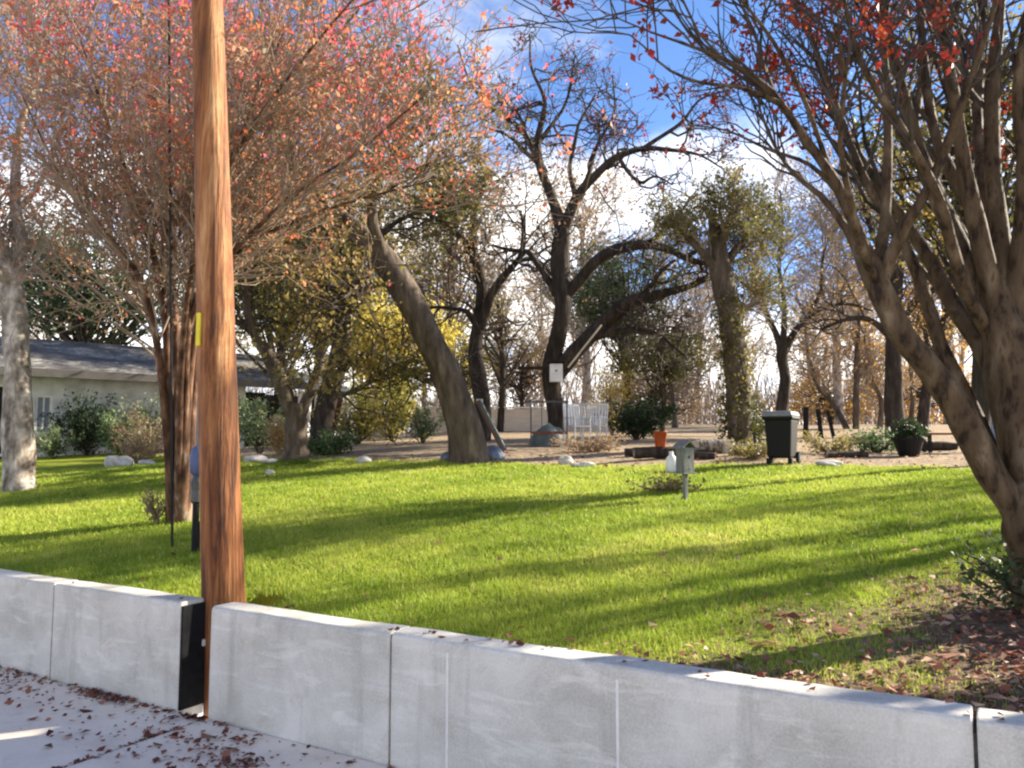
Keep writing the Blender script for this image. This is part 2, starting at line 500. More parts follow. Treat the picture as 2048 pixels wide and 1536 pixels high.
def yard_mat():
    m, nt, p = new_mat('yard')
    g = nt.nodes.new('ShaderNodeNewGeometry')
    at_ = nt.nodes.new('ShaderNodeAttribute'); at_.attribute_name = 'tint'     # 0 turf, 1 leaf litter and bare soil
    n1 = tex_noise(nt, 1.2, 6); n2 = tex_noise(nt, 14, 6); n3 = tex_noise(nt, 60, 4)
    turf = ramp(nt, n1, [(0.3, (0.18, 0.23, 0.02)), (0.55, (0.28, 0.33, 0.03)), (0.75, (0.40, 0.39, 0.07))])
    turf = mixc(nt, ramp(nt, n3, [(0.4, (0, 0, 0)), (0.7, (0.6, 0.6, 0.6))]), turf, (0.10, 0.115, 0.03))
    soil = ramp(nt, n2, [(0.28, (0.13, 0.09, 0.06)), (0.44, (0.29, 0.21, 0.14)), (0.58, (0.45, 0.35, 0.23)), (0.76, (0.58, 0.49, 0.32))])
    sx = nt.nodes.new('ShaderNodeSeparateXYZ'); nt.links.new(g.outputs['Position'], sx.inputs[0])
    mr = nt.nodes.new('ShaderNodeMapRange'); mr.inputs[1].default_value = 7.0; mr.inputs[2].default_value = 10.0
    nt.links.new(sx.outputs[1], mr.inputs[0])
    mulch = ramp(nt, n2, [(0.3, (0.06, 0.04, 0.028)), (0.5, (0.16, 0.11, 0.072)), (0.68, (0.30, 0.225, 0.145))])   # dark bark mulch round the crape myrtle
    soil = mixc(nt, mr.outputs[0], mulch, soil)
    ad = nt.nodes.new('ShaderNodeMath'); ad.operation = 'ADD'
    nt.links.new(at_.outputs['Fac'], ad.inputs[0])
    sb = nt.nodes.new('ShaderNodeMath'); sb.operation = 'MULTIPLY_ADD'
    nt.links.new(n2, sb.inputs[0]); sb.inputs[1].default_value = 0.7; sb.inputs[2].default_value = -0.35
    nt.links.new(sb.outputs[0], ad.inputs[1])
    f = ramp(nt, ad.outputs[0], [(0.35, (0, 0, 0)), (0.65, (1, 1, 1))])
    nt.links.new(mixc(nt, f, turf, soil), p.inputs['Base Color'])
    p.inputs['Roughness'].default_value = 0.95; p.inputs['Specular IOR Level'].default_value = 0.1
    bump(nt, p, n3, 0.6, 0.03)
    return m


M['yard'] = yard_mat()

# ------------------------------------------------------------------ setting: yard, walk, kerb, road
GAP = (-0.235, 0.035)                        # the slot in the wall for the pole (along the wall)
PIT = (-0.22, 0.14, 0.60)
CR = ground(2098, 1225)                      # foot of the big crape myrtle on the right


def litter(x, y):
    """how much bare soil and leaf litter covers the yard (0..1)"""
    a, s = to_as(x, y)
    p = np.stack([np.asarray(x, float).ravel(), np.asarray(y, float).ravel(), np.zeros(np.size(x))], 1)
    n = vnoise(p, 1.1, 3).reshape(np.shape(x)); n2 = vnoise(p, 0.4, 5).reshape(np.shape(x))
    edge = 9.3 + 0.6 * np.sin(a * 0.35 + 1) + 0.5 * n2
    far = np.clip((s - edge) / 1.0 + 0.5, 0, 1)
    d = np.hypot((x - CR[0] + 0.1), (y - CR[1] + 0.75) * 1.1)
    near = np.clip(1.3 - d / 1.75 + 0.7 * (n - 0.5) + 0.4 * (n2 - .5), 0, 1)
    wall_strip = np.clip((a - 1.3) / 2.2, 0, 1) * np.clip(1 - (s - 0.2) / (0.3 + 1.0 * np.clip((a - 1.5) / 2.5, 0, 1)), 0, 1) * (0.75 + 0.5 * n2)
    strip2 = 0.45 * np.clip(1 - (s - 0.2) / 0.18, 0, 1)
    return np.clip(np.maximum.reduce([far, near, wall_strip, strip2]), 0, 1)


def build_yard():
    aa = np.unique(np.round(np.concatenate([np.linspace(-400, -40, 12), np.linspace(-40, -12, 20), np.linspace(-12, 14, 131), np.linspace(14, 40, 18), np.linspace(40, 400, 12), [PIT[0] - .02, PIT[0], PIT[1], PIT[1] + .02]]), 3))
    ss = np.unique(np.round(np.concatenate([[0.195, 0.21], np.linspace(0.3, 14, 100), np.linspace(14.4, 40, 40), np.linspace(42, 90, 16), np.linspace(100, 900, 12), [PIT[2], PIT[2] + .02]]), 3))
    A, S_ = np.meshgrid(aa, ss)
    X = WO[0] + A * WD[0] + S_ * WN[0]; Y = WO[1] + A * WD[1] + S_ * WN[1]
    Z = hgt(X, Y)
    pit = (A >= PIT[0] - .001) & (A <= PIT[1] + .001) & (S_ <= PIT[2] + .001)
    Z = np.where(pit, -0.02, Z)
    T = litter(X, Y); T = np.where(pit, 1.0, T)
    n, k = A.shape
    i = np.arange(n - 1)[:, None] * k + np.arange(k - 1)[None]
    Q = np.stack([i, i + 1, i + k + 1, i + k], -1).reshape(-1, 4)
    me = mesh_np('yard', np.stack([X, Y, Z], -1).reshape(-1, 3), Q, M['yard'], T.ravel(), True)
    o = link('yard_ground', me); tag(o, 'sloping yard ground of turf, soil and leaf litter behind the wall', kind='structure')


build_yard()


def wp(a, s, z): return np.array([WO[0] + a * WD[0] + s * WN[0], WO[1] + a * WD[1] + s * WN[1], z])


WANG = math.atan2(WD[1], WD[0])

walk = thing('sidewalk', None, None, wp(0, 0, 0), WANG); tag(walk, 'pale concrete sidewalk below the retaining wall', kind='structure')
B().box((0, -0.9, -0.06), (60, 1.9, 0.06)).build('bedding', M['joint'], walk)
J0 = 0.02
slab = None
for i in range(-9, 9):
    a0 = J0 + i * 1.62
    if slab is None:
        slab = B().box((0.81, -0.915, -0.05), (1.605, 1.82, 0.1), 0.008).build('slab', M['walk'], walk)
        slab.location = (a0, 0, 0)
    else:
        c = slab.copy(); col.objects.link(c); c.parent = walk; c.location = (a0, 0, RNG.uniform(-.002, .002))
kerb = thing('kerb', None, None, wp(0, -1.84, 0), WANG); tag(kerb, 'concrete kerb between sidewalk and road', kind='structure')
kb = None
for i in range(-8, 8):
    if kb is None:
        kb = B().box((1.2, -0.09, -0.14), (2.39, 0.17, 0.27), 0.015).build('kerb_stone', M['kerb'], kerb); kb.location = (i * 2.4, 0, 0)
    else:
        c = kb.copy(); col.objects.link(c); c.parent = kerb; c.location = (i * 2.4, 0, 0)
r = B().poly([tuple(wp(a, s, -0.135)) for a, s in ((-400, -1.95), (400, -1.95), (400, -300), (-400, -300))], [(0, 1, 2, 3)]).build('road', M['bounce_road'])
tag(r, 'unseen road in front of the sidewalk, made pale to bounce sunlight', kind='structure')


# ------------------------------------------------------------------ retaining wall
def wall_run(label, cuts, seams, end_board=None):
    t = thing('retaining_wall', label, 'wall', wp(0, 0, 0), WANG, 'two runs of the concrete retaining wall')
    for a0, a1 in zip(cuts, cuts[1:]):
        g = 0.007
        L = a1 - a0 - 2 * g
        n = max(2, int(L / 0.12))
        # cross-section with rounded arrises, swept with slight unevenness
        prof = [(0.0, -0.06), (-0.001, 0.3), (0.0, WALL_H - 0.030), (0.004, WALL_H - 0.012), (0.013, WALL_H - 0.003), (0.028, WALL_H), (0.165, WALL_H + 0.001), (0.185, WALL_H - 0.006), (0.195, WALL_H - 0.022), (0.195, -0.06)]
        V = []
        xs = np.r_[0, 0.006, np.linspace(0.05, L - 0.05, n), L - 0.006, L]
        for xi, x in enumerate(xs):
            e = 0.004 if xi in (0, len(xs) - 1) else 0.0
            for k, (s, z) in enumerate(prof):
                w = 0.0016 * math.sin(x * 9 + z * 13 + a0 * 5) + 0.001 * math.sin(x * 23 + z * 7)
                V.append((a0 + g + x, s + w + (e if s < .1 else -e), z - (e if z > .5 else 0) + (.0025 * math.sin(x * 5 + a0) + .0015 * math.sin(x * 17 + s * 30) if z > .5 else 0)))
        m = len(prof); Q = []
        for i in range(len(xs) - 1):
            for k in range(m - 1):
                Q.append((i * m + k, (i + 1) * m + k, (i + 1) * m + k + 1, i * m + k + 1))
        b = B(); b.poly(V, Q)
        b.bm.verts.ensure_lookup_table()
        b.bm.faces.new([b.bm.verts[k] for k in range(m)]); b.bm.faces.new([b.bm.verts[(len(xs) - 1) * m + k] for k in range(m)])
        o = b.build('panel', M['wall'], t)
        for sa in seams:
            if a0 < sa < a1:
                B().box((sa, -0.001, (WALL_H - 0.05) / 2), (0.014, 0.008, WALL_H - 0.06), 0.003).build('form_seam', M['seam'], o)
    for a in cuts[1:-1]:
        B().box((a, 0.105, WALL_H / 2 - 0.04), (0.016, 0.17, WALL_H - 0.03)).build('joint_filler', M['joint'], t)
    if end_board is not None:
        B().box((end_board, 0.10, WALL_H / 2 - 0.012), (0.016, 0.188, WALL_H - 0.03), 0.002).build('black_end_board', M['black'], t)  # thin black board covering this end face of the wall
    return t


wall_run('grey concrete retaining wall run left of the wooden pole', [-16, -12.4, -9.4, -6.2, -3.6, -1.62, GAP[0]], [], GAP[0] + 0.003)
wall_run('grey concrete retaining wall run right of the wooden pole', [GAP[1], 1.42, 4.03, 6.9, 9.6, 12.5, 16], [1.78, 2.68])

# ------------------------------------------------------------------ utility pole
pb = wp(-0.03, 0.42, 0.0)
def pole():
    Y0 = pb[1]
    b = at(446, 1190, Y0); tp = at(415, 0, Y0 + 0.05)
    d = (tp - b) / (tp[2] - b[2])
    base = b + d * (-0.35 - b[2])
    t = thing('utility_pole', 'tall brown wooden utility pole standing in the gap of the wall', 'pole', base)
    n = 46; zs = np.linspace(0, 9.5, n)
    S = 26
    an = np.arange(S) * 2 * math.pi / S
    V = []
    for z in zs:
        r = 0.143 - 0.0075 * z
        rr = r * (1 + 0.014 * np.sin(an * 3 + z * 0.6) + 0.010 * np.sin(an * 5 + z * 1.3) + 0.006 * np.sin(an * 9 - z * 2))
        V.append(np.stack([d[0] * z + rr * np.cos(an), d[1] * z + rr * np.sin(an), np.full(S, z)], 1))
    V = np.concatenate(V)
    i = np.arange(n - 1)[:, None] * S; j = np.arange(S)[None]
    Q = np.stack([i + j, i + (j + 1) % S, i + S + (j + 1) % S, i + S + j], -1).reshape(-1, 4)
    link('shaft', mesh_np('shaft', V, Q, M['pole'], None, True), t)
    # yellow guard strip on its left side
    q = at(401, 660, Y0 - 0.06) - base
    B().box(tuple(q), (0.03, 0.09, 0.22), 0.006).build('yellow_strip', M['yellow'], t)
    # staples and ground wire low in the slot
    q0 = wp(-0.145, 0.36, 0.05) - base; q1 = wp(-0.165, 0.34, 0.62) - base
    B().tube([q0, (q0 + q1) / 2 + np.array([.006, 0, 0]), q1], 0.006, 6).build('ground_wire', M['steel'], t)
    q = at(406, 1285, Y0 - 0.12) - base
    B().box(tuple(q), (0.035, 0.02, 0.045), 0.008).build('clamp', M['stone'], t)


pole()
# thin dark down-wire hanging left of the pole
g0 = ground(345, 1095)
top = at(337, -120, g0[1] + 0.2)
w = B().tube([g0 - (0, 0, .05), g0 + (top - g0) * .5, top], 0.013, 6).build('guy_wire', M['rubber'], None)
tag(w, 'thin dark straight wire rising just left of the wooden pole', 'wire')


# ------------------------------------------------------------------ trees
def px_stroke(pts, Y, d0=0.0, d1=0.0, n=16):
    pts = [tuple(p) for p in pts]
    m = len(pts)
    P, R = [], []
    for i, (x, y, wd) in enumerate(pts):
        d = Y + d0 + (d1 - d0) * i / (m - 1)
        P.append(at(x, y, d)); R.append(wd / 2 / F * d)
    return resample(P, R, n)


def bark_mesh(name, P, R, sides, mat, base, rough=0.06):
    n = len(P)
    seed = RNG.random() * 20
    V, Q = tubes(P[None], R[None], sides)
    V = V.reshape(n, sides, 3); C = P[:, None]
    an = np.arange(sides)[None] * 2 * math.pi / sides; z = np.linspace(0, 6, n)[:, None]
    f = 1 + rough * (np.sin(an * 2 + z * 2.1 + seed) + 0.7 * np.sin(an * 3 - z * 3.3 + seed) + 0.5 * np.sin(z * 7 + an + seed))
    V = C + (V - C) * f[..., None]
    return mesh_np(name, V.reshape(-1, 3) - base, Q, mat, None, True)


def tree(name, label, cat, strokes, bark, twig_mat, levels, leaves=(), group=None, base=None, wig=0.0):
    """strokes: [(part name, P, R)], first the trunk; levels: spawn settings, each grown on the one before (or all limbs)"""
    base = strokes[0][1][0].copy() if base is None else np.asarray(base)
    t = thing(name, label, cat, base, group=group)
    ps, rs = [], []
    for nm, P, R in strokes:
        K = len(P)
        if wig:
            ph = RNG.random(3) * 9; q = np.linspace(0, 1, K)[:, None]
            P = P + wig * R.max() * 2 * np.sin(q * np.array([11, 9, 7]) + ph) * np.sin(q * math.pi)
        link(nm, bark_mesh(nm, P, R, 14 if R.max() > 0.06 else 8, bark, base), t)
        a, b = resample(P, R, 16)
        ps.append(a); rs.append(b)
    P, R = np.array(ps), np.array(rs)
    src = [(P, R)]
    tv, tq, off = [], [], 0
    for lv in levels:
        lv = dict(lv); fr = lv.pop('on', -1); skip = lv.pop('skip', 0)
        p, r = src[fr]
        if fr == 0 and skip: p, r = p[skip:], r[skip:]
        tp, tr_ = spawn(p, r, **lv)
        src.append((tp, tr_))
        V, Q = tubes(tp, tr_, 4 if tr_.max() > 0.02 else 3)
        tv.append(V); tq.append(Q + off); off += len(V)
    if tv:
        link('twigs', mesh_np('twigs', np.concatenate(tv) - base, np.concatenate(tq), twig_mat, None, True), t)['kind'] = 'stuff'
    for lf in leaves:
        C = pick(src[lf.get('on', -1)][0], lf['n'], lf.get('t0', 0.2), lf.get('jit', 0.06), lf.get('part', 1.0))
        if 'keep' in lf: C = C[lf['keep'](C)]
        link('crown', leaf_mesh('crown', C, lf['size'], lf['mat'], lf['tint'](C), base, lf.get('aspect', 0.6)), t)
    return t, src


def rnd_tint(lo, hi, sc=0.7, seed=1, clump=0.6):
    return lambda C: lo + (hi - lo) * (clump * vnoise(C, sc, seed) + (1 - clump) * RNG.random(len(C)))


def clump_crown(t, base, center, radii, nclump, per, size, mat, tint, spread=0.28, shell=0.55):
    """foliage in separate clumps spread through an ellipsoid"""
    d = unit(RNG.normal(size=(nclump, 3))) * (shell + (1 - shell) * RNG.random((nclump, 1)))
    cc = np.asarray(center) + d * np.asarray(radii)
    sz = spread * RNG.lognormal(0, 0.35, nclump)
    C = np.repeat(cc, per, 0) + RNG.normal(size=(nclump * per, 3)) * np.repeat(sz, per)[:, None] * np.array([1, 1, 0.7])
    link('crown', leaf_mesh('crown', C, size, mat, tint(C), base), t)
    return cc


# --- big crape myrtle at the right, close to the wall
CY = CR[1]
cs = [
    ('trunk', *px_stroke([(2108, 1290, 190), (2104, 1250, 150), (2096, 1200, 124), (2078, 1120, 112), (2060, 1050, 104), (2052, 990, 80), (2050, 960, 30)], CY, 0, 0, 40)),
    ('stem', *px_stroke([(2082, 1130, 36), (2040, 1035, 66), (1984, 950, 60), (1933, 850, 58), (1872, 755, 57), (1806, 670, 54), (1766, 595, 50), (1742, 530, 40), (1728, 480, 18)], CY, 0, .1, 40)),
    ('stem', *px_stroke([(2085, 1140, 50), (2066, 1050, 92), (2058, 950, 108), (2047, 850, 112), (2026, 740, 104), (2006, 650, 90), (1998, 590, 66), (1994, 545, 30)], CY, 0.03, .2, 36)),
    ('stem', *px_stroke([(1750, 560, 34), (1715, 460, 29), (1668, 360, 26), (1605, 270, 22), (1545, 185, 18), (1470, 130, 12), (1390, 95, 8), (1290, 60, 5), (1200, 20, 3)], CY, .1, -.3)),
    ('stem', *px_stroke([(1755, 545, 32), (1770, 440, 26), (1776, 300, 23), (1772, 150, 18), (1755, 0, 14), (1730, -160, 9)], CY, .1, .5)),
    ('stem', *px_stroke([(1765, 560, 36), (1800, 470, 30), (1850, 390, 27), (1890, 300, 24), (1930, 190, 20), (1965, 90, 16), (2010, -60, 11)], CY, .1, -.45)),
    ('stem', *px_stroke([(1790, 660, 30), (1735, 560, 24), (1700, 470, 20), (1640, 390, 15), (1580, 340, 10), (1530, 250, 6), (1500, 130, 3)], CY, .1, 1.0)),
    ('stem', *px_stroke([(2000, 680, 64), (1950, 560, 50), (1895, 440, 42), (1848, 330, 34), (1815, 220, 28), (1785, 90, 20), (1750, -80, 13)], CY, .15, .7)),
    ('stem', *px_stroke([(2000, 640, 56), (1965, 500, 44), (1935, 370, 38), (1915, 240, 32), (1890, 90, 25), (1860, -80, 16)], CY, .15, .0)),
    ('stem', *px_stroke([(2008, 640, 60), (2000, 480, 46), (1985, 330, 39), (1985, 180, 32), (2000, 20, 24), (2010, -120, 16)], CY, .15, .5)),
    ('stem', *px_stroke([(2020, 660, 60), (2045, 500, 48), (2050, 340, 40), (2040, 180, 34), (2060, 20, 26), (2090, -120, 16)], CY, .15, -.2)),
    ('stem', *px_stroke([(2030, 1010, 30), (1990, 920, 44), (1935, 800, 40), (1880, 690, 34), (1850, 590, 30), (1815, 500, 26), (1740, 380, 22), (1690, 260, 17), (1640, 120, 13), (1580, -20, 8)], CY, .1, .9)),
    ('stem', *px_stroke([(2010, 800, 50), (1960, 690, 42), (1905, 610, 36), (1860, 520, 32), (1800, 430, 26), (1730, 330, 20), (1660, 200, 14), (1620, 60, 9)], CY, .2, 1.3)),
    ('stem', *px_stroke([(2025, 760, 50), (1990, 560, 38), (1955, 440, 34), (1880, 300, 28), (1850, 150, 22), (1840, 0, 16), (1830, -140, 10)], CY, .2, 1.4)),
    ('stem', *px_stroke([(2075, 1100, 40), (2085, 1010, 60), (2110, 860, 52), (2130, 700, 44), (2170, 500, 36), (2230, 250, 26), (2300, 0, 16)], CY, .05, .4)),
    ('stem', *px_stroke([(2040, 900, 56), (2080, 720, 46), (2090, 540, 38), (2110, 330, 30), (2120, 100, 20)], CY, .05, 1.1)),
    ('stem', *px_stroke([(2000, 700, 40), (1940, 600, 32), (1905, 500, 28), (1880, 400, 24), (1800, 250, 20), (1720, 120, 14), (1680, -40, 9)], CY, .2, -.5)),
    ('stem', *px_stroke([(2012, 700, 44), (2020, 560, 36), (1975, 400, 30), (1955, 240, 26), (1965, 60, 18), (1955, -120, 11)], CY, .2, 1.8)),
    ('stem', *px_stroke([(2010, 720, 40), (1975, 600, 32), (1930, 480, 28), (1870, 380, 24), (1830, 260, 20), (1860, 100, 15), (1900, -60, 10)], CY, .2, 2.0)),
    ('stem', *px_stroke([(1760, 580, 26), (1725, 500, 20), (1700, 400, 17), (1680, 280, 13), (1690, 150, 9), (1660, 20, 5)], CY, .1, -.9)),
    ('stem', *px_stroke([(1560, 205, 12), (1480, 175, 10), (1400, 165, 8), (1330, 135, 6), (1260, 70, 4), (1180, 60, 3), (1090, 30, 2)], CY, -.2, -.5)),
    ('stem', *px_stroke([(1690, 400, 14), (1620, 330, 11), (1540, 300, 8), (1450, 260, 5), (1370, 250, 3)], CY, 0, .8)),
    ('stem', *px_stroke([(1660, 340, 14), (1600, 180, 12), (1530, 60, 9), (1440, -40, 6), (1300, -120, 3)], CY, 0, -.5)),
]
cs = [(nm, P_, R_ * (.84 if i > 2 else .95)) for i, (nm, P_, R_) in enumerate(cs)]
up_only = lambda C: C[:, 2] > 3.2 + 0.6 * (RNG.random(len(C)) - .5)
tree('crape_myrtle', 'large multi-stemmed crape myrtle with bare brown stems at the right beside the wall', 'tree', cs, M['bark_crape'], M['twig_dark'],
     [dict(on=0, skip=3, n=260, length=1.0, ang=38, up=.35, wig=.16, K=7, t0=.5, rmul=.5, rmax=.016, tip=.004),
      dict(n=800, length=.5, ang=45, up=.2, wig=.22, K=5, t0=.2, rmul=.6, rmax=.006, tip=.0022),
      dict(n=1500, length=.22, ang=45, up=.1, wig=.25, K=4, t0=.3, rmul=.6, rmax=.003, tip=.0014)],
     [dict(n=5200, size=.042, mat=M['leaf_crape_dark'], tint=rnd_tint(0, 1, .35, 4, .6), jit=.035, part=.14, keep=up_only)], base=CR)

# --- red crape myrtle at the left, behind the pole
LB = ground(352, 1045); LY = LB[1]
ls = []
for pts, d1 in [
    ([(352, 1055, 40), (352, 1010, 30), (354, 880, 25), (353, 750, 20), (350, 630, 17), (338, 490, 13), (325, 340, 10), (300, 190, 7), (285, 20, 4)], .2),
    ([(342, 1050, 22), (340, 900, 20), (336, 760, 17), (330, 640, 14), (305, 500, 12), (255, 350, 9), (200, 200, 6), (150, 40, 3)], -1.0),
    ([(362, 1050, 26), (366, 880, 23), (370, 740, 19), (378, 620, 16), (405, 480, 13), (455, 340, 10), (510, 200, 7), (570, 60, 4)], -1.2),
    ([(372, 1050, 22), (380, 900, 19), (388, 760, 17), (404, 640, 14), (465, 520, 12), (555, 420, 9), (645, 330, 7), (750, 250, 4)], 1.0),
    ([(344, 1050, 18), (334, 880, 16), (320, 740, 14), (296, 620, 12), (235, 500, 9), (155, 400, 7), (70, 300, 4)], .9),
    ([(366, 1050, 18), (376, 800, 16), (392, 660, 14), (430, 550, 12), (530, 470, 9), (650, 420, 7), (770, 385, 5), (870, 360, 3)], -.6),
    ([(358, 1050, 18), (366, 800, 16), (382, 620, 14), (430, 470, 12), (500, 320, 9), (600, 170, 7), (700, 40, 5), (790, -60, 3)], 1.8),
    ([(350, 1050, 18), (346, 800, 16), (340, 620, 14), (350, 450, 11), (390, 300, 9), (420, 140, 7), (440, -20, 4)], 2.2),
    ([(348, 1050, 18), (330, 820, 15), (310, 660, 13), (270, 540, 11), (190, 440, 8), (110, 330, 5), (40, 180, 3)], -1.8),
    ([(356, 1050, 18), (362, 760, 15), (400, 590, 13), (490, 480, 10), (600, 380, 8), (720, 300, 5), (850, 190, 3)], -1.7),
    ([(356, 1050, 16), (360, 780, 14), (374, 600, 12), (410, 430, 10), (500, 260, 8), (620, 100, 6), (740, -40, 4)], -2.4)]:
    ls.append(('stem' if ls else 'trunk', *px_stroke(pts, LY, 0, d1, 26)))


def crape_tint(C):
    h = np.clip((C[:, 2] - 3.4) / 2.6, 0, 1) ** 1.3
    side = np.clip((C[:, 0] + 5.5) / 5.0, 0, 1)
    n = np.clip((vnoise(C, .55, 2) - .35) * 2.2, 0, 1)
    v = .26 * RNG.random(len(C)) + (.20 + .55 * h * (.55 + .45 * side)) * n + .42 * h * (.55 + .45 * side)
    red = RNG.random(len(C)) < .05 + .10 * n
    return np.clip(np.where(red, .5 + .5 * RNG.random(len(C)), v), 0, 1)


tree('crape_myrtle', 'crape myrtle with dense red autumn crown and thin reddish stems behind the wooden pole', 'tree', ls, M['bark_red'], M['twig_tan'],
     [dict(on=0, n=430, length=1.7, ang=40, up=.28, wig=.16, K=7, t0=.38, rmul=.5, rmax=.014, tip=.004),
      dict(n=2100, length=.85, ang=44, up=.18, wig=.2, K=5, t0=.15, rmul=.6, rmax=.007, tip=.003),
      dict(n=7200, length=.38, ang=44, up=.12, wig=.25, K=4, t0=.2, rmul=.6, rmax=.004, tip=.0025)],
     [dict(n=20000, size=.052, mat=M['leaf_crape'], tint=crape_tint, jit=.05, part=.6),
      dict(n=9000, size=.045, mat=M['leaf_tan'], tint=rnd_tint(0, .6), jit=.06, on=2)], base=LB)

# --- pale-trunked tree at the far left
TB = ground(38, 980)
ts = [('trunk', *px_stroke([(38, 985, 66), (38, 960, 56), (36, 860, 56), (34, 740, 50), (30, 640, 46), (20, 560, 40), (2, 500, 32), (-30, 420, 26)], TB[1], 0, 0, 40)),
      ('limb', *px_stroke([(26, 600, 30), (40, 500, 24), (30, 380, 20), (40, 260, 17), (70, 160, 13), (60, 60, 9), (40, -40, 6)], TB[1], 0, .6, 24)),
      ('limb', *px_stroke([(22, 570, 24), (-30, 520, 18), (-90, 440, 12)], TB[1], 0, -1, 20)),
      ('limb', *px_stroke([(34, 420, 14), (70, 380, 10), (110, 300, 7), (130, 200, 4)], TB[1], .3, -.6, 20))]
tree('shade_tree', 'pale mottled tree trunk at the left edge of the lawn', 'tree', ts, M['bark_pale'], M['twig_grey'],
     [dict(on=0, n=90, length=2.0, ang=45, up=.3, wig=.2, K=7, t0=.55, rmul=.5, rmax=.03, tip=.006),
      dict(n=600, length=.9, ang=45, up=.15, wig=.25, K=5, rmul=.6, rmax=.01, tip=.004),
      dict(n=1800, length=.4, ang=45, up=.1, wig=.25, K=4, rmul=.6, rmax=.005, tip=.003)],
     [dict(n=5000, size=.075, mat=M['leaf_crape'], tint=lambda C: .1 + .75 * vnoise(C, .9, 7) * RNG.random(len(C)) + .12, jit=.07)], base=TB)

# --- thick leaning tree
b = gcol(938, 15.2); Y = 15.2
ts = [('trunk', *px_stroke([(942, 925, 92), (938, 905, 76), (925, 850, 66), (897, 762, 62), (852, 662, 58), (802, 572, 56), (757, 507, 50), (704, 455, 40), (652, 412, 30), (600, 355, 20), (555, 290, 11), (530, 210, 5)], Y, 0, -.4, 56)),
      ('limb', *px_stroke([(765, 515, 32), (744, 440, 24), (755, 360, 16), (795, 300, 10), (820, 220, 5)], Y, -.3, -1.4, 24)),
      ('limb', *px_stroke([(690, 445, 28), (630, 455, 20), (560, 440, 14), (500, 400, 8), (450, 340, 4)], Y, -.4, .6, 24)),
      ('limb', *px_stroke([(660, 418, 24), (600, 350, 18), (560, 270, 12), (540, 170, 6)], Y, -.4, -1, 24)),
      ('limb', *px_stroke([(800, 572, 20), (745, 565, 15), (700, 600, 10), (670, 640, 5)], Y, -.1, -.8, 20))]
tree('leaning_tree', 'thick leaning tree trunk tilting left at the back edge of the lawn', 'tree', ts, M['bark_brown'], M['twig_dark'],
     [dict(on=0, skip=1, n=110, length=1.9, ang=45, up=.15, wig=.25, K=7, t0=.3, rmul=.5, rmax=.035, tip=.008),
      dict(n=800, length=.9, ang=48, up=.08, wig=.28, K=5, rmul=.6, rmax=.012, tip=.005),
      dict(n=2400, length=.4, ang=45, up=.05, wig=.25, K=4, rmul=.6, rmax=.006, tip=.004)],
     [dict(n=12000, size=.09, mat=M['leaf_oak'], tint=rnd_tint(.2, 1.0, .9, 3), jit=.09)], base=b)

# --- tree forking low in a V
Y = 15.8; b = gcol(592, Y)
ts = [('trunk', *px_stroke([(594, 918, 60), (593, 900, 46), (592, 850, 42), (591, 808, 42)], Y, 0, 0, 24)),
      ('limb', *px_stroke([(586, 830, 34), (562, 765, 31), (536, 712, 27), (507, 662, 21), (492, 600, 15), (500, 520, 10), (480, 430, 5)], Y, 0, -.7, 30)),
      ('limb', *px_stroke([(600, 830, 26), (626, 770, 20), (641, 720, 17), (657, 660, 13), (682, 580, 9), (702, 500, 5)], Y, 0, .6, 30)),
      ('limb', *px_stroke([(618, 792, 12), (640, 782, 11), (690, 788, 10), (730, 775, 6)], Y, 0, -.5, 20))]
tree('forked_tree', 'tree forking low into a wide V beside the house carport', 'tree', ts, M['bark_brown'], M['twig_dark'],
     [dict(on=0, skip=1, n=60, length=1.5, ang=45, up=.3, wig=.25, K=6, t0=.35, rmul=.5, rmax=.025, tip=.006),
      dict(n=420, length=.8, ang=45, up=.15, wig=.25, K=5, rmul=.6, rmax=.01, tip=.004)],
     [dict(n=6000, size=.085, mat=M['leaf_oak'], tint=rnd_tint(.0, 1, .6, 6), jit=.12)], base=b)

# --- dark oak with an arching low limb
Y = 19.0; b = gcol(640, Y)
ts = [('trunk', *px_stroke([(634, 905, 56), (640, 880, 44), (650, 820, 40), (666, 760, 39), (681, 700, 37), (692, 640, 31), (710, 560, 25), (706, 480, 17), (690, 400, 9)], Y, 0, 0, 36)),
      ('limb', *px_stroke([(685, 738, 18), (720, 714, 14), (760, 711, 12), (800, 735, 11), (850, 762, 10), (885, 752, 6)], Y, 0, -.6, 24)),
      ('limb', *px_stroke([(682, 690, 20), (625, 640, 15), (560, 615, 11), (500, 610, 6)], Y, 0, -.6, 24)),
      ('limb', *px_stroke([(700, 590, 16), (650, 520, 13), (580, 470, 9), (520, 450, 5)], Y, 0, 1, 24)),
      ('limb', *px_stroke([(708, 540, 16), (760, 470, 12), (820, 430, 8), (870, 420, 4)], Y, 0, .8, 24))]
tree('oak_tree', 'dark oak with a long arching low limb behind the forked tree', 'tree', ts, M['bark_oak'], M['twig_dark'],
     [dict(on=0, skip=1, n=90, length=2.0, ang=48, up=.15, wig=.3, K=7, t0=.3, rmul=.5, rmax=.03, tip=.008),
      dict(n=600, length=.9, ang=48, up=.05, wig=.3, K=5, rmul=.6, rmax=.012, tip=.005)],
     [dict(n=11000, size=.10, mat=M['leaf_oak'], tint=rnd_tint(0, .75, .8, 8), jit=.16,
           keep=lambda C: C[:, 2] > np.where(C[:, 0] > -3.9, 5.3, 3.9) + .6 * vnoise(C, .6, 3))], base=b)

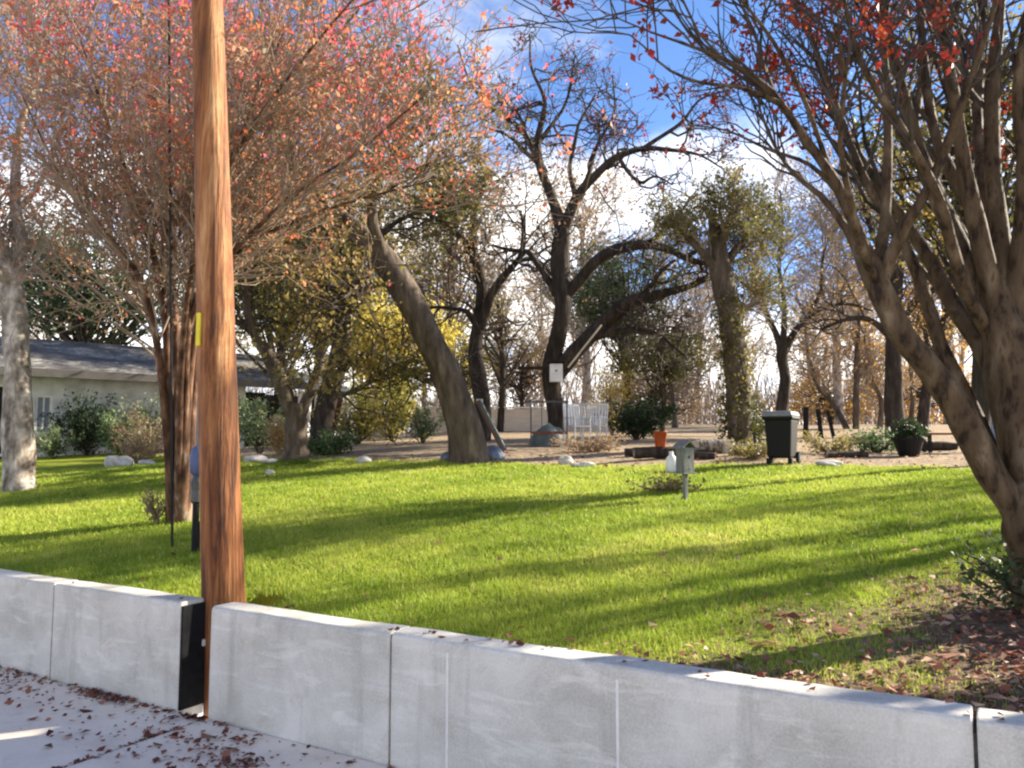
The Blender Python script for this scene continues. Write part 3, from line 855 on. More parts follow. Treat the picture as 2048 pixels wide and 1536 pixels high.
# --- slim tree between the leaning tree and the big bare one
Y = 22.0; b = gcol(965, Y)
ts = [('trunk', *px_stroke([(966, 908, 42), (965, 885, 34), (963, 800, 32), (960, 720, 30), (960, 650, 28), (955, 580, 24), (945, 520, 20), (920, 478, 13), (872, 440, 8), (830, 400, 4)], Y, 0, .4, 40)),
      ('limb', *px_stroke([(960, 655, 22), (985, 592, 18), (1010, 550, 15), (1040, 512, 11), (1050, 475, 8), (1040, 420, 4)], Y, 0, -.6, 24)),
      ('limb', *px_stroke([(960, 668, 14), (936, 626, 11), (890, 612, 7), (840, 622, 4)], Y, 0, -.6, 24)),
      ('limb', *px_stroke([(946, 525, 16), (950, 440, 11), (965, 370, 7), (958, 290, 4)], Y, .2, 1, 24)),
      ('limb', *px_stroke([(1030, 525, 8), (1075, 520, 7), (1110, 560, 4)], Y, -.4, .3, 16))]
tree('bare_tree', 'slim dark forking tree just right of the leaning trunk', 'tree', ts, M['bark_oak'], M['twig_dark'],
     [dict(on=0, n=85, length=1.7, ang=48, up=.2, wig=.28, K=7, t0=.4, rmul=.5, rmax=.025, tip=.008),
      dict(n=520, length=.85, ang=48, up=.1, wig=.3, K=5, rmul=.6, rmax=.012, tip=.006),
      dict(n=1300, length=.45, ang=48, up=.1, wig=.3, K=4, rmul=.6, rmax=.007, tip=.0045)],
     [dict(n=2600, size=.09, mat=M['leaf_tan'], tint=rnd_tint(0, .8, 1, 2), jit=.1)], base=b, wig=.25)

# --- tall bare tree in the middle
Y = 20.0; b = gcol(1110, Y)
ts = [('trunk', *px_stroke([(1110, 912, 46), (1110, 890, 37), (1110, 800, 34), (1112, 700, 34), (1115, 620, 36), (1120, 550, 37), (1125, 480, 34), (1124, 440, 30)], Y, 0, 0, 40)),
      ('limb', *px_stroke([(1123, 460, 26), (1103, 395, 21), (1086, 330, 18), (1075, 270, 14), (1085, 205, 9), (1065, 140, 6), (1060, 70, 3)], Y, 0, .6, 28)),
      ('limb', *px_stroke([(1127, 462, 25), (1150, 396, 21), (1172, 366, 19), (1202, 340, 16), (1240, 311, 14), (1287, 297, 12), (1335, 302, 9), (1400, 312, 5), (1450, 340, 3)], Y, 0, -.8, 34)),
      ('limb', *px_stroke([(1168, 372, 13), (1180, 340, 10), (1192, 305, 8), (1206, 270, 7), (1230, 215, 4), (1225, 150, 3)], Y, -.2, 1, 24)),
      ('limb', *px_stroke([(1238, 316, 9), (1258, 345, 8), (1282, 363, 7), (1312, 354, 5), (1345, 370, 3)], Y, -.4, -1, 22)),
      ('limb', *px_stroke([(1124, 600, 28), (1160, 562, 25), (1200, 521, 23), (1240, 493, 21), (1286, 481, 20), (1332, 493, 17), (1382, 521, 13), (1435, 530, 8), (1490, 520, 4)], Y, 0, -1, 34)),
      ('limb', *px_stroke([(1112, 752, 33), (1150, 703, 33), (1190, 662, 33), (1230, 632, 32), (1272, 606, 27), (1322, 586, 20), (1382, 568, 13), (1425, 555, 6)], Y, 0, -1.2, 34)),
      ('limb', *px_stroke([(1195, 672, 16), (1250, 660, 13), (1300, 667, 10), (1345, 690, 7), (1380, 720, 4)], Y, -.4, -1.6, 24)),
      ('limb', *px_stroke([(1112, 590, 16), (1086, 541, 13), (1060, 511, 12), (1030, 503, 9), (985, 490, 5)], Y, 0, .8, 22)),
      ('limb', *px_stroke([(1088, 340, 12), (1050, 300, 9), (1010, 270, 6), (970, 255, 3)], Y, .3, -.6, 20)),
      ('limb', *px_stroke([(1075, 290, 10), (1110, 240, 8), (1140, 180, 5), (1150, 110, 3)], Y, .4, 1.4, 20)),
      ('limb', *px_stroke([(1090, 345, 15), (1045, 265, 11), (985, 215, 8), (935, 150, 5), (915, 90, 3)], Y, .2, .9, 24)),
      ('limb', *px_stroke([(1285, 298, 10), (1350, 255, 8), (1400, 200, 5), (1460, 180, 3)], Y, -.5, .3, 22)),
      ('limb', *px_stroke([(1152, 398, 12), (1140, 330, 9), (1155, 260, 7), (1190, 190, 4)], Y, 0, .8, 22)),
      ('limb', *px_stroke([(1300, 483, 10), (1340, 450, 7), (1380, 400, 4)], Y, -.6, .2, 18)),
      ('limb', *px_stroke([(1280, 602, 12), (1320, 545, 9), (1350, 520, 5)], Y, -.7, -1.4, 18))]
tree('bare_tree', 'tall dark bare tree with wide curving limbs in the middle of the yard', 'tree', ts, M['bark_oak'], M['twig_dark'],
     [dict(on=0, skip=1, n=95, length=1.7, ang=58, up=.12, wig=.42, K=9, t0=.25, rmul=.6, rmax=.04, tip=.009),
      dict(n=520, length=.9, ang=55, up=.05, wig=.42, K=6, rmul=.6, rmax=.016, tip=.007),
      dict(n=1700, length=.42, ang=50, up=.05, wig=.3, K=4, rmul=.6, rmax=.007, tip=.0045)],
     [dict(n=2200, size=.085, mat=M['leaf_crape_dark'], tint=rnd_tint(.05, .6, 1, 2), jit=.09, part=.16, keep=lambda C: C[:, 2] > 7.2)], base=b, wig=.22)

# --- ivy-clad trunk with an olive crown
Y = 17.5; b = gcol(1480, Y)
ts = [('trunk', *px_stroke([(1486, 918, 66), (1482, 890, 52), (1478, 820, 47), (1470, 720, 45), (1456, 620, 45), (1442, 545, 42), (1434, 480, 32), (1424, 430, 18)], Y, 0, 0, 40)),
      ('limb', *px_stroke([(1442, 550, 22), (1405, 505, 16), (1370, 472, 10), (1345, 440, 5)], Y, 0, -.5, 22)),
      ('limb', *px_stroke([(1444, 540, 22), (1480, 490, 15), (1515, 465, 9), (1545, 470, 4)], Y, 0, .4, 22)),
      ('limb', *px_stroke([(1438, 500, 18), (1460, 440, 12), (1480, 410, 6)], Y, 0, -.9, 18)),
      ('limb', *px_stroke([(1458, 640, 12), (1500, 610, 9), (1550, 600, 4)], Y, 0, .6, 18))]
t, src = tree('ivy_tree', 'tree with ivy-wrapped lower trunk and rounded olive crown left of the bin', 'tree', ts, M['bark_brown'], M['twig_grey'],
     [dict(on=0, skip=1, n=120, length=.95, ang=50, up=.25, wig=.28, K=6, t0=.2, rmul=.5, rmax=.02, tip=.006),
      dict(n=700, length=.5, ang=50, up=.1, wig=.28, K=5, rmul=.6, rmax=.01, tip=.004)],
     [dict(n=9000, size=.075, mat=M['leaf_oak'], tint=rnd_tint(.05, .75, .35, 9), jit=.09, keep=lambda C: (C[:, 2] > 5.0 - 1.5 * RNG.random(len(C)) ** 3))], base=b)
trP = ts[0][1]
k = RNG.integers(2, 26, 3000)
ivy = trP[k] + unit(RNG.normal(size=(3000, 3))) * np.array([1, 1, .6]) * (ts[0][2][k] * (1.0 + .9 * RNG.random(3000) ** 2 + .5 * (k < 10)))[:, None]
link('ivy', leaf_mesh('ivy', ivy, .085, M['leaf_olive'], .75 * RNG.random(3000) * (ivy[:, 2] > 2.6 + .4 * RNG.random(3000)), b), t)

# --- more trees at the back right
Y = 26.0; b = gcol(1567, Y)
ts = [('trunk', *px_stroke([(1567, 905, 30), (1567, 850, 24), (1567, 780, 22), (1565, 695, 22)], Y, 0, 0, 24)),
      ('limb', *px_stroke([(1565, 710, 16), (1545, 650, 12), (1520, 600, 9), (1480, 560, 6), (1440, 520, 4)], Y, 0, .5, 22)),
      ('limb', *px_stroke([(1566, 705, 14), (1568, 620, 10), (1560, 540, 8), (1565, 450, 5), (1560, 380, 3)], Y, 0, -.5, 22)),
      ('limb', *px_stroke([(1567, 710, 16), (1595, 655, 12), (1640, 622, 9), (1690, 606, 7), (1745, 622, 4)], Y, 0, .8, 22)),
      ('limb', *px_stroke([(1610, 645, 9), (1640, 580, 7), (1650, 500, 4), (1680, 440, 3)], Y, .3, -.6, 20)),
      ('limb', *px_stroke([(1530, 620, 9), (1510, 540, 7), (1530, 460, 4)], Y, .3, 1, 20))]
tree('bare_tree', 'bare tree with fan of fine branches directly behind the black bin', 'tree', ts, M['bark_oak'], M['twig_grey'],
     [dict(on=0, skip=1, n=110, length=2.0, ang=42, up=.3, wig=.25, K=7, t0=.25, rmul=.55, rmax=.02, tip=.008),
      dict(n=750, length=1.0, ang=45, up=.15, wig=.28, K=5, rmul=.6, rmax=.012, tip=.006),
      dict(n=2000, length=.5, ang=45, up=.1, wig=.3, K=4, rmul=.6, rmax=.007, tip=.005)], [], base=b, wig=.15)
Y = 24.0; b = gcol(1790, Y)
ts = [('trunk', *px_stroke([(1792, 905, 54), (1791, 880, 40), (1788, 800, 33), (1786, 700, 31), (1790, 600, 27), (1800, 480, 18), (1805, 360, 8)], Y, 0, 0, 36)),
      ('limb', *px_stroke([(1788, 680, 16), (1740, 640, 12), (1690, 640, 8), (1640, 660, 5)], Y, 0, -.6, 22)),
      ('limb', *px_stroke([(1788, 660, 16), (1840, 600, 12), (1900, 560, 9), (1960, 540, 5)], Y, 0, .6, 22)),
      ('limb', *px_stroke([(1793, 560, 16), (1750, 480, 11), (1720, 390, 6)], Y, 0, 1, 22))]
tree('bare_tree', 'straight dark trunk behind the left stem of the large crape myrtle', 'tree', ts, M['bark_oak'], M['twig_dark'],
     [dict(on=0, n=90, length=1.9, ang=46, up=.25, wig=.28, K=7, t0=.4, rmul=.5, rmax=.025, tip=.008),
      dict(n=600, length=.95, ang=46, up=.1, wig=.3, K=5, rmul=.6, rmax=.012, tip=.006)],
     [dict(n=2200, size=.1, mat=M['leaf_tan'], tint=rnd_tint(.2, 1, 1, 2), jit=.12)], base=b)
Y = 25.5; b = gcol(1845, Y)
ts = [('trunk', *px_stroke([(1842, 908, 34), (1843, 880, 26), (1850, 800, 21), (1862, 740, 19), (1885, 650, 15), (1915, 560, 10), (1930, 470, 5)], Y, 0, 0, 30)),
      ('limb', *px_stroke([(1866, 730, 10), (1850, 660, 8), (1855, 580, 5)], Y, 0, .6, 18))]
tree('bare_tree', 'thinner dark trunk leaning right beside the straight dark trunk', 'tree', ts, M['bark_oak'], M['twig_dark'],
     [dict(on=0, n=60, length=1.7, ang=46, up=.25, wig=.28, K=6, t0=.4, rmul=.5, rmax=.02, tip=.008),
      dict(n=350, length=.9, ang=46, up=.1, wig=.3, K=5, rmul=.6, rmax=.012, tip=.006)],
     [dict(n=1800, size=.1, mat=M['leaf_tan'], tint=rnd_tint(.4, 1, 1, 5), jit=.12)], base=b)
Y = 31.0
for (pts, lab, sd) in [
    ([(1713, 905, 18), (1712, 860, 14), (1713, 760, 12), (1715, 680, 9), (1720, 600, 5)], 'thin upright bare tree right of the bin far behind', 1),
    ([(1700, 905, 16), (1694, 860, 13), (1665, 805, 11), (1635, 770, 9), (1615, 700, 6), (1610, 640, 3)], 'thin bare tree arching left over the dark boards', 2),
    ([(1752, 905, 14), (1760, 850, 11), (1762, 800, 9), (1745, 760, 6), (1740, 700, 4)], 'small crooked tree left of the straight dark trunk', 3),
    ([(1822, 905, 14), (1822, 850, 11), (1826, 790, 9), (1822, 720, 6), (1835, 640, 4)], 'small orange-leaved tree between the two dark trunks', 4),
    ([(1345, 905, 16), (1350, 840, 12), (1342, 770, 9), (1350, 700, 6)], 'slim grey sapling left of the ivy-clad trunk', 5)]:
    b = gcol(pts[0][0], Y + sd * .6)
    tree('slim_tree', lab, 'tree', [('trunk', *px_stroke(pts, Y + sd * .6, 0, 0, 24))], M['bark_brown'], M['twig_grey'],
         [dict(on=0, n=34, length=1.9, ang=45, up=.35, wig=.25, K=6, t0=.35, rmul=.6, rmax=.02, tip=.009),
          dict(n=260, length=.95, ang=45, up=.15, wig=.28, K=5, rmul=.6, rmax=.012, tip=.007)],
         [dict(n=1500, size=.11, mat=M['leaf_tan'], tint=rnd_tint(.3 if sd != 5 else 0, 1 if sd != 5 else .5, 1.2, sd), jit=.15)], base=b)


# --- foliage trees further back
def leafy(name, label, x, y, Y, rx, ry, rz, mat, tint, nclump, per, size, spread, bark='bark_oak', wd=.16, shell=.45):
    c = at(x, y, Y); g = np.array([c[0], c[1], hgt(c[0], c[1])])
    t = thing(name, label, 'tree', g)
    topz = c[2] + rz * .5
    P, R = resample([g - (0, 0, .1), g + (0.1, 0, (c[2] - g[2]) * .5), np.array([c[0], c[1], c[2]]), np.array([c[0] - .1, c[1], topz])], [wd, wd * .75, wd * .5, .03], 20)
    link('trunk', bark_mesh('trunk', P, R, 10, M[bark], g), t)
    cc = clump_crown(t, g, c, (rx, ry, rz), nclump, per, size, mat, tint, spread, shell)
    n = len(cc); k = RNG.integers(6, 18, n)
    s = P[k]; mid = (s + cc) / 2 + RNG.normal(size=(n, 3)) * .15 - np.array([0, 0, .1])
    TP = np.stack([s, (s + mid) / 2, mid, (mid + cc) / 2 + RNG.normal(size=(n, 3)) * .06, cc], 1)
    TR = np.linspace(1, .3, 5)[None] * (wd * .3) * np.ones((n, 1))
    V, Q = tubes(TP, TR, 4)
    link('branches', mesh_np('branches', V - g, Q, M['twig_dark'], None, True), t)


leafy('oak_tree', 'dark evergreen oak rising behind the roof of the house', 175, 570, 34, 5.2, 3.0, 2.6, M['leaf_green'], rnd_tint(.1, 1, 1.2, 2), 120, 110, .16, .55, wd=.3)
leafy('oak_tree', 'olive brown tree filling the gaps behind the large crape myrtle stems', 1930, 260, 12, 1.7, 1.6, 2.3, M['leaf_oak'], rnd_tint(0, .9, .7, 12), 110, 75, .085, .30, wd=.14)
leafy('oak_tree', 'olive brown oak crown above the carport', 560, 560, 27, 2.8, 2.0, 2.0, M['leaf_oak'], rnd_tint(.1, .9, .9, 4), 80, 90, .13, .42, wd=.22)
leafy('oak_tree', 'brown-leaved oak behind the crown of the leaning tree', 640, 430, 30, 4.2, 2.5, 2.4, M['leaf_oak'], rnd_tint(.3, 1, .9, 5), 90, 70, .14, .5, wd=.25)
leafy('yellow_tree', 'bright yellow autumn tree behind the leaning trunk', 780, 680, 27, 2.3, 1.6, 1.5, M['leaf_yellow'], rnd_tint(.2, 1, .9, 6), 90, 100, .14, .42, wd=.14)
leafy('yellow_tree', 'small golden tree between leaning trunk and slim dark tree', 925, 720, 34, 1.0, 1.0, 1.5, M['leaf_yellow'], rnd_tint(.4, 1, .9, 7), 40, 70, .13, .35, wd=.1)
leafy('juniper_tree', 'blue-green evergreen seen beyond the limbs of the tall bare tree', 1250, 590, 36, 2.4, 2.0, 2.5, M['leaf_green'], rnd_tint(.35, 1, .9, 8), 90, 110, .14, .45, wd=.2)
leafy('olive_tree', 'low dark olive tree under the right limbs of the tall bare tree', 1320, 715, 24, 1.5, 1.2, .7, M['leaf_oak'], rnd_tint(.05, .6, .6, 9), 60, 90, .09, .26, wd=.09)
leafy('orange_tree', 'orange autumn tree low behind the right dark trunks', 1850, 770, 44, 3.2, 2.0, 2.2, M['leaf_tan'], rnd_tint(.5, 1, 1, 3), 70, 60, .16, .5, wd=.14)
leafy('orange_tree', 'golden tan tree far behind the black bin', 1660, 800, 46, 3.0, 2.0, 1.9, M['leaf_tan'], rnd_tint(.45, .9, 1, 5), 60, 60, .16, .5, wd=.14)
leafy('tan_tree', 'tan-leaved tree beyond the beige fence in the centre', 1040, 745, 42, 3.0, 2.0, 1.6, M['leaf_tan'], rnd_tint(0, .6, 1, 6), 60, 60, .15, .5, wd=.14)
leafy('tan_tree', 'loose golden tan tree rising behind the slim dark tree', 1000, 640, 29, 2.4, 1.6, 1.6, M['leaf_olive'], rnd_tint(.3, 1, .8, 16), 45, 24, .10, .38, wd=.14, shell=.3)
leafy('tan_tree', 'pale brown tree between the tall bare tree and ivy tree', 1310, 800, 40, 3.2, 2.0, 1.6, M['leaf_tan'], rnd_tint(0, .55, 1, 7), 70, 60, .14, .5, wd=.14)


# --- far bare trees: one prototype, copied
def proto_tree(label, base, h, seed):
    P, R = resample([base - (0, 0, .1), base + (.1, 0, h * .3), base + (-.1, .1, h * .6), base + (.1, 0, h)], [.20, .15, .09, .02], 20)
    return tree('distant_tree', label, 'tree', [('trunk', P, R)], M['bark_pale'], M['twig_grey'],  # pale bark and twigs put the lightness of distance into the colour
                [dict(on=0, n=40, length=h * .42, ang=42, up=.3, wig=.16, K=7, t0=.25, rmul=.5, rmax=.05, tip=.012),
                 dict(n=300, length=h * .17, ang=42, up=.15, wig=.22, K=5, rmul=.6, rmax=.02, tip=.010),
                 dict(n=900, length=h * .08, ang=42, up=.1, wig=.25, K=4, rmul=.6, rmax=.012, tip=.009)],
                [dict(n=1100, size=.15, mat=M['leaf_tan'], tint=rnd_tint(0, .9, 1.5, seed), jit=.2)], base=base, group='bare trees in the distance')[0]


far = [(1005, 52, 9, 'far bare tree just right of the slim dark tree'), (1180, 55, 8, 'far bare tree right of the tall bare trunk'), (1400, 50, 8.5, 'far bare tree left of the ivy-clad trunk'),
       (1620, 58, 9, 'far bare tree right of the black bin'), (1740, 54, 8, 'far bare tree left of the straight dark trunk'), (1930, 50, 9.5, 'far bare tree seen between the crape myrtle stems'),
       (850, 50, 9, 'far bare tree left of the leaning trunk'), (720, 48, 8, 'far bare tree beyond the yellow shrubs'), (1490, 60, 9, 'far bare tree behind the ivy-clad trunk'), (1270, 62, 8.5, 'far bare tree above the dark green bush'),
       (430, 52, 11, 'far bare tree above the house roof by the pole'), (90, 52, 12, 'far bare tree above the house roof at left'), (1085, 66, 11, 'far bare tree behind the tall bare trunk')]
far += [(760, 40, 12, 'tall pale bare tree above the yellow tree'), (900, 42, 13, 'tall pale bare tree behind the slim dark tree'), (1170, 44, 12, 'tall pale bare tree behind the curving limbs'), (1330, 46, 10, 'tall pale bare tree left of the olive crown'), (1680, 42, 12, 'tall pale bare tree left of the crape myrtle'), (1900, 40, 13, 'tall pale bare tree behind the crape myrtle stems')]
pr = None
for i, (x, Yf, h, lab) in enumerate(far):
    g = gcol(x, Yf)
    if i % 4 == 0 and i < 9:
        pr = proto_tree(lab, g, 9.0, i); pr.scale = (h / 9,) * 3; pr['label'] = lab
        continue
    c = pr.copy(); col.objects.link(c); c.location = g; c.rotation_euler = (0, 0, i * 1.7); c.scale = (h / 9 * 1.05, h / 9, h / 9); c['label'] = lab
    for ch in pr.children:
        k = ch.copy(); col.objects.link(k); k.parent = c

# --- distant wood: a mass of twigs and brown leaves
nw = 2600
X = RNG.uniform(-62, 70, nw); Yw = RNG.uniform(66, 90, nw)
P0 = np.stack([X, Yw, hgt(X, Yw)], 1)
H = (5.5 + 3.5 * vnoise(P0, 9, 2)) * RNG.uniform(.5, 1.1, nw)
K = 6
d = unit(np.stack([RNG.normal(size=nw) * .22, RNG.normal(size=nw) * .2, np.ones(nw)], 1))
TP = P0[:, None] + d[:, None] * (np.linspace(0, 1, K)[None, :, None] * H[:, None, None]) + RNG.normal(size=(nw, K, 3)) * .18 * np.linspace(0, 1, K)[None, :, None]
V, Q = tubes(TP, np.linspace(.07, .014, K)[None] * np.ones((nw, 1)), 3)
tp2, tr2 = spawn(TP, np.linspace(.07, .014, K)[None] * np.ones((nw, 1)), 11000, 1.3, ang=40, up=.3, K=4, t0=.2, rmul=.5, rmax=.025, tip=.012)
V2, Q2 = tubes(tp2, tr2, 3)
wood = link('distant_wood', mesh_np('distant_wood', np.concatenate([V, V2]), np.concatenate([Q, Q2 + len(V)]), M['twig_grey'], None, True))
tag(wood, 'far-off mass of bare brown woodland along the horizon', 'woodland', kind='stuff')
C = pick(tp2, 26000, .2, .3); C = C[C[:, 2] < 4.5 + 3.5 * vnoise(C, 5, 4)]
link('leaves', leaf_mesh('leaves', C, .24, M['leaf_tan'], .8 * vnoise(C, 4, 1) * RNG.random(len(C)) ** .5 + .05), wood)


# ------------------------------------------------------------------ house
def house():
    A = at(60, 900, 22.0); rz = math.radians(38); z0 = 1.42
    dx, dy = math.cos(rz), math.sin(rz)

    def lx(px):
        k = (px - 1024) / F
        return (k * A[1] - A[0]) / (dx - k * dy) + OFF
    OFF = 6.0
    org = (A[0] - OFF * dx, A[1] - OFF * dy, z0)
    h = thing('house', 'low white house with grey shingle roof and open carport behind the left trees', 'house', org, rz)
    L = lx(490); RX = lx(600); H = at(60, 748, 22.0)[2] - z0; D = 8.0
    ops = [(lx(-14), lx(12), 0.02, 1.95), (lx(70), lx(104), .6, 1.7)]
    wallb = B(); x = 0.0
    for a, b_, lo, hi in ops:
        wallb.box(((x + a) / 2, .1, H / 2), (a - x, .2, H))
        wallb.box(((a + b_) / 2, .1, (H + hi) / 2), (b_ - a, .2, H - hi))
        wallb.box(((a + b_) / 2, .1, lo / 2), (b_ - a, .2, lo))
        x = b_
    wallb.box(((x + L) / 2, .1, H / 2), (L - x, .2, H))
    wallb.box((L - .1, D / 2 + .1, H / 2), (.2, D - .2, H)).box((.1, D / 2 + .1, H / 2), (.2, D - .2, H)).box((L / 2, D, H / 2), (L - .42, .2, H))
    wallb.build('wall', M['house_wall'], h)
    for i, (a, b_, lo, hi) in enumerate(ops):
        wd = B()
        wd.box((a + .03, .09, (lo + hi) / 2), (.06, .1, hi - lo)).box((b_ - .03, .09, (lo + hi) / 2), (.06, .1, hi - lo)).box(((a + b_) / 2, .09, hi - .03), (b_ - a - .12, .1, .06)).box(((a + b_) / 2, .09, lo + .03), (b_ - a - .12, .1, .06))
        f = wd.build('door' if i == 0 else 'window', M['trim_white'], h)
        if i == 0:
            B().box(((a + b_) / 2, .12, (lo + hi) / 2), (b_ - a - .12, .04, hi - lo - .12)).build('leaf', M['dark_in'], f)
        else:
            B().box(((a + b_) / 2, .12, (lo + hi) / 2), (b_ - a - .12, .02, hi - lo - .12)).build('pane', M['glass'], f)
            B().box(((a + b_) / 2, .07, (lo + hi) / 2), (.04, .04, hi - lo - .12)).build('mullion', M['trim_white'], f)
            B().box(((a + b_) / 2, -.03, lo - .02), (b_ - a + .12, .07, .05)).build('sill', M['trim_white'], f)
    ov, th = .55, .12
    ze = H - .02; zr = ze + (D / 2 + ov) * .29

    def slope(y0, y1, za, zb, x0, x1, nm):
        b = B()
        pts = [(x0, y0, za), (x1, y0, za), (x1, y1, zb), (x0, y1, zb)]
        b.poly(pts + [(p[0], p[1], p[2] + th) for p in pts], [(3, 2, 1, 0), (4, 5, 6, 7), (0, 1, 5, 4), (1, 2, 6, 5), (2, 3, 7, 6), (3, 0, 4, 7)])
        return b.build(nm, M['roof'], h)
    rx = RX
    B().box(((L + RX) / 2, 3.2, H / 2), (RX - L - .02, .12, H)).build('porch_wall', M['dark_in'], h)  # near-black colour stands in for the deep shade of the porch
    B().box((RX - .15, -.35, H / 2 - .1), (.12, .12, H - .1), .005).build('porch_post', M['trim_white'], h)
    roof = slope(-ov, D / 2, ze, zr, -.5, rx, 'roof')
    slope(D / 2 + .004, D + ov, zr, ze, -.5, rx, 'roof')
    B().box((rx / 2 - .25, D / 2, zr + th + .01), (rx + .5, .22, .05), .01).build('ridge_cap', M['roof'], roof)
    B().box((rx / 2 - .25, -ov - .025, ze + .02), (rx + .5, .04, .22), .006).build('fascia', M['fascia'], h)
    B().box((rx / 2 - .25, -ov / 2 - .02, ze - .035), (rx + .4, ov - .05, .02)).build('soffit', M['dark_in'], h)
    n = 18; ang = math.atan2(zr - ze, D / 2 + ov)
    for i in range(n):
        f0 = (i + .5) / n
        y = -ov + (D / 2 + ov) * f0; z = ze + (zr - ze) * f0 + th
        B().box((rx / 2 - .25, y, z + .010), (rx + .48 + .01 * (i % 3), (D / 2 + ov) / n * 1.12 / math.cos(ang), .018), rot=Matrix.Rotation(ang - .05, 3, 'X')).build('shingle_course', M['roof'], roof)
    B().poly([(L - .1, .15, H), (L - .1, D - .1, H), (L - .1, D / 2, zr)], [(0, 1, 2)]).build('gable', M['house_wall'], h)
    xc0, xc1 = RX + .05, lx(705)
    zf = at(640, 786, 27.5)[2] - z0; zb = zf + 1.15
    b = B(); pts = [(xc0, -.6, zf), (xc1, -.6, zf), (xc1 - .8, 4.2, zb), (xc0, 4.2, zb)]
    b.poly(pts + [(p[0], p[1], p[2] + .06) for p in pts], [(3, 2, 1, 0), (4, 5, 6, 7), (0, 1, 5, 4), (1, 2, 6, 5), (2, 3, 7, 6), (3, 0, 4, 7)])
    cp = b.build('carport_roof', M['white_metal'], h)
    for i in range(9):
        f0 = (i + .5) / 9
        p0 = np.array([xc0 + (xc1 - xc0) * f0, -.6, zf + .07]); p1 = np.array([xc0 + (xc1 - .8 - xc0) * f0, 4.2, zb + .07])
        B().tube([p0, p1], .02, 4).build('roof_rib', M['white_metal'], cp)
    B().box(((xc0 + xc1) / 2, -.63, zf - .05), (xc1 - xc0 + .1, .05, .14), .005).build('beam', M['trim_white'], h)
    for xx in (xc0 + .3, xc1 - .3):
        B().box((xx, -.5, zf / 2 - .06), (.1, .1, zf - .12), .005).build('post', M['trim_white'], h)
    B().box(((xc0 + xc1) / 2 - .1, 4.4, zf / 2), (xc1 - xc0 + .2, .12, zf + .3)).build('back_wall', M['dark_in'], h)  # shade inside the carport, painted as a near-black wall


house()

# ------------------------------------------------------------------ fence, shed-like beige wall behind
Yf = 29.0
fx0, fx1 = at(835, 0, Yf)[0], at(1215, 0, Yf)[0]
fz0 = hgt(0, Yf); fz1 = at(0, 818, Yf)[2]
fence = thing('board_fence', 'low beige panel fence across the back of the yard', 'fence', (fx0, Yf, fz0))
n = 5; pl = (fx1 - fx0) / n
for i in range(n):
    B().box((pl * (i + .5), 0, (fz1 - fz0) / 2), (pl - .1, .05, fz1 - fz0), .008).build('panel', M['beige'], fence)
    B().box((pl * i, 0, (fz1 - fz0) / 2 + .04), (.09, .1, fz1 - fz0 + .08), .01).build('post', M['beige'], fence)
B().box((pl * n, 0, (fz1 - fz0) / 2 + .04), (.09, .1, fz1 - fz0 + .08), .01).build('post', M['beige'], fence)
B().box((pl * n / 2, -.01, fz1 - fz0 + .05), (fx1 - fx0, .14, .05), .008).build('top_rail', M['trim_white'], fence)


# ------------------------------------------------------------------ shrubs and plants
def shrub(name, label, g, rx, rz, nl, size, mat, tint, stems=14, cat='shrub', spread=.16, bare=False):
    t = thing(name, label, cat, g)
    n = stems
    d = unit(np.stack([RNG.normal(size=n) * .55, RNG.normal(size=n) * .55, np.ones(n)], 1))
    L = rz * RNG.uniform(.75, 1.1, n) * 1.6
    L = np.minimum(L, rz * 1.9)
    K = 6
    P = g + d[:, None] * (np.linspace(0, 1, K)[None, :, None] * L[:, None, None]) * np.array([rx / rz, rx / rz, 1]) * .95 + RNG.normal(size=(n, K, 3)) * .03 * np.linspace(0, 1, K)[None, :, None]
    P[:, 0, 2] -= .06
    R = np.linspace(.014, .004, K)[None] * np.ones((n, 1))
    p2, r2 = spawn(P, R, n * 9, rz * .5, ang=40, up=.2, K=4, t0=.15, rmul=.6, rmax=.006, tip=.003)
    V, Q = tubes(P, R, 4); V2, Q2 = tubes(p2, r2, 3)
    link('stems', mesh_np('stems', np.concatenate([V, V2]) - g, np.concatenate([Q, Q2 + len(V)]), M['twig_tan' if bare else 'twig_dark'], None, True), t)
    C = pick(p2, nl, .1, spread * .5)
    C[:, 2] = np.maximum(C[:, 2], g[2] + .04)
    link('foliage', leaf_mesh('foliage', C, size, mat, tint(C), g), t)
    return t


def gp(x, Y): return gcol(x, Y)


SH = M['leaf_shrub']
shrub('shrub', 'tall dark green shrub against the white house wall', gp(178, 22.3), .75, 1.1, 2600, .09, M['leaf_green'], rnd_tint(0, .5, .5, 1), 18)
shrub('shrub', 'low green shrub right of the tall dark one by the house', gp(245, 21.5), .7, .75, 1800, .08, SH, rnd_tint(.1, .8, .4, 2))
shrub('shrub', 'twiggy brown shrub by the house left of the red crape stems', gp(300, 20.5), .7, .75, 700, .06, M['leaf_tan'], rnd_tint(0, .6, .4, 3), 22, bare=True)
shrub('shrub', 'pale leafy shrub just right of the wooden pole', gp(520, 19), .65, .8, 2000, .075, SH, rnd_tint(.35, 1, .4, 4))
shrub('shrub', 'small reddish shrub in front of the forked trunk', gp(560, 17.5), .45, .5, 900, .06, M['leaf_tan'], rnd_tint(.2, .8, .4, 5), bare=True)
shrub('shrub', 'low green plants right of the forked trunk', gp(650, 17.5), .75, .32, 1700, .07, SH, rnd_tint(.1, .7, .4, 6), 20)
shrub('shrub', 'yellow-green shrub left of the leaning trunk', gp(790, 23), 1.15, 1.15, 3200, .09, M['leaf_yellow'], rnd_tint(0, .55, .5, 7), 22)
shrub('shrub', 'yellow-green shrub behind the arching oak limb', gp(715, 22), 1.0, 1.0, 2600, .085, M['leaf_yellow'], rnd_tint(0, .45, .5, 8), 20)
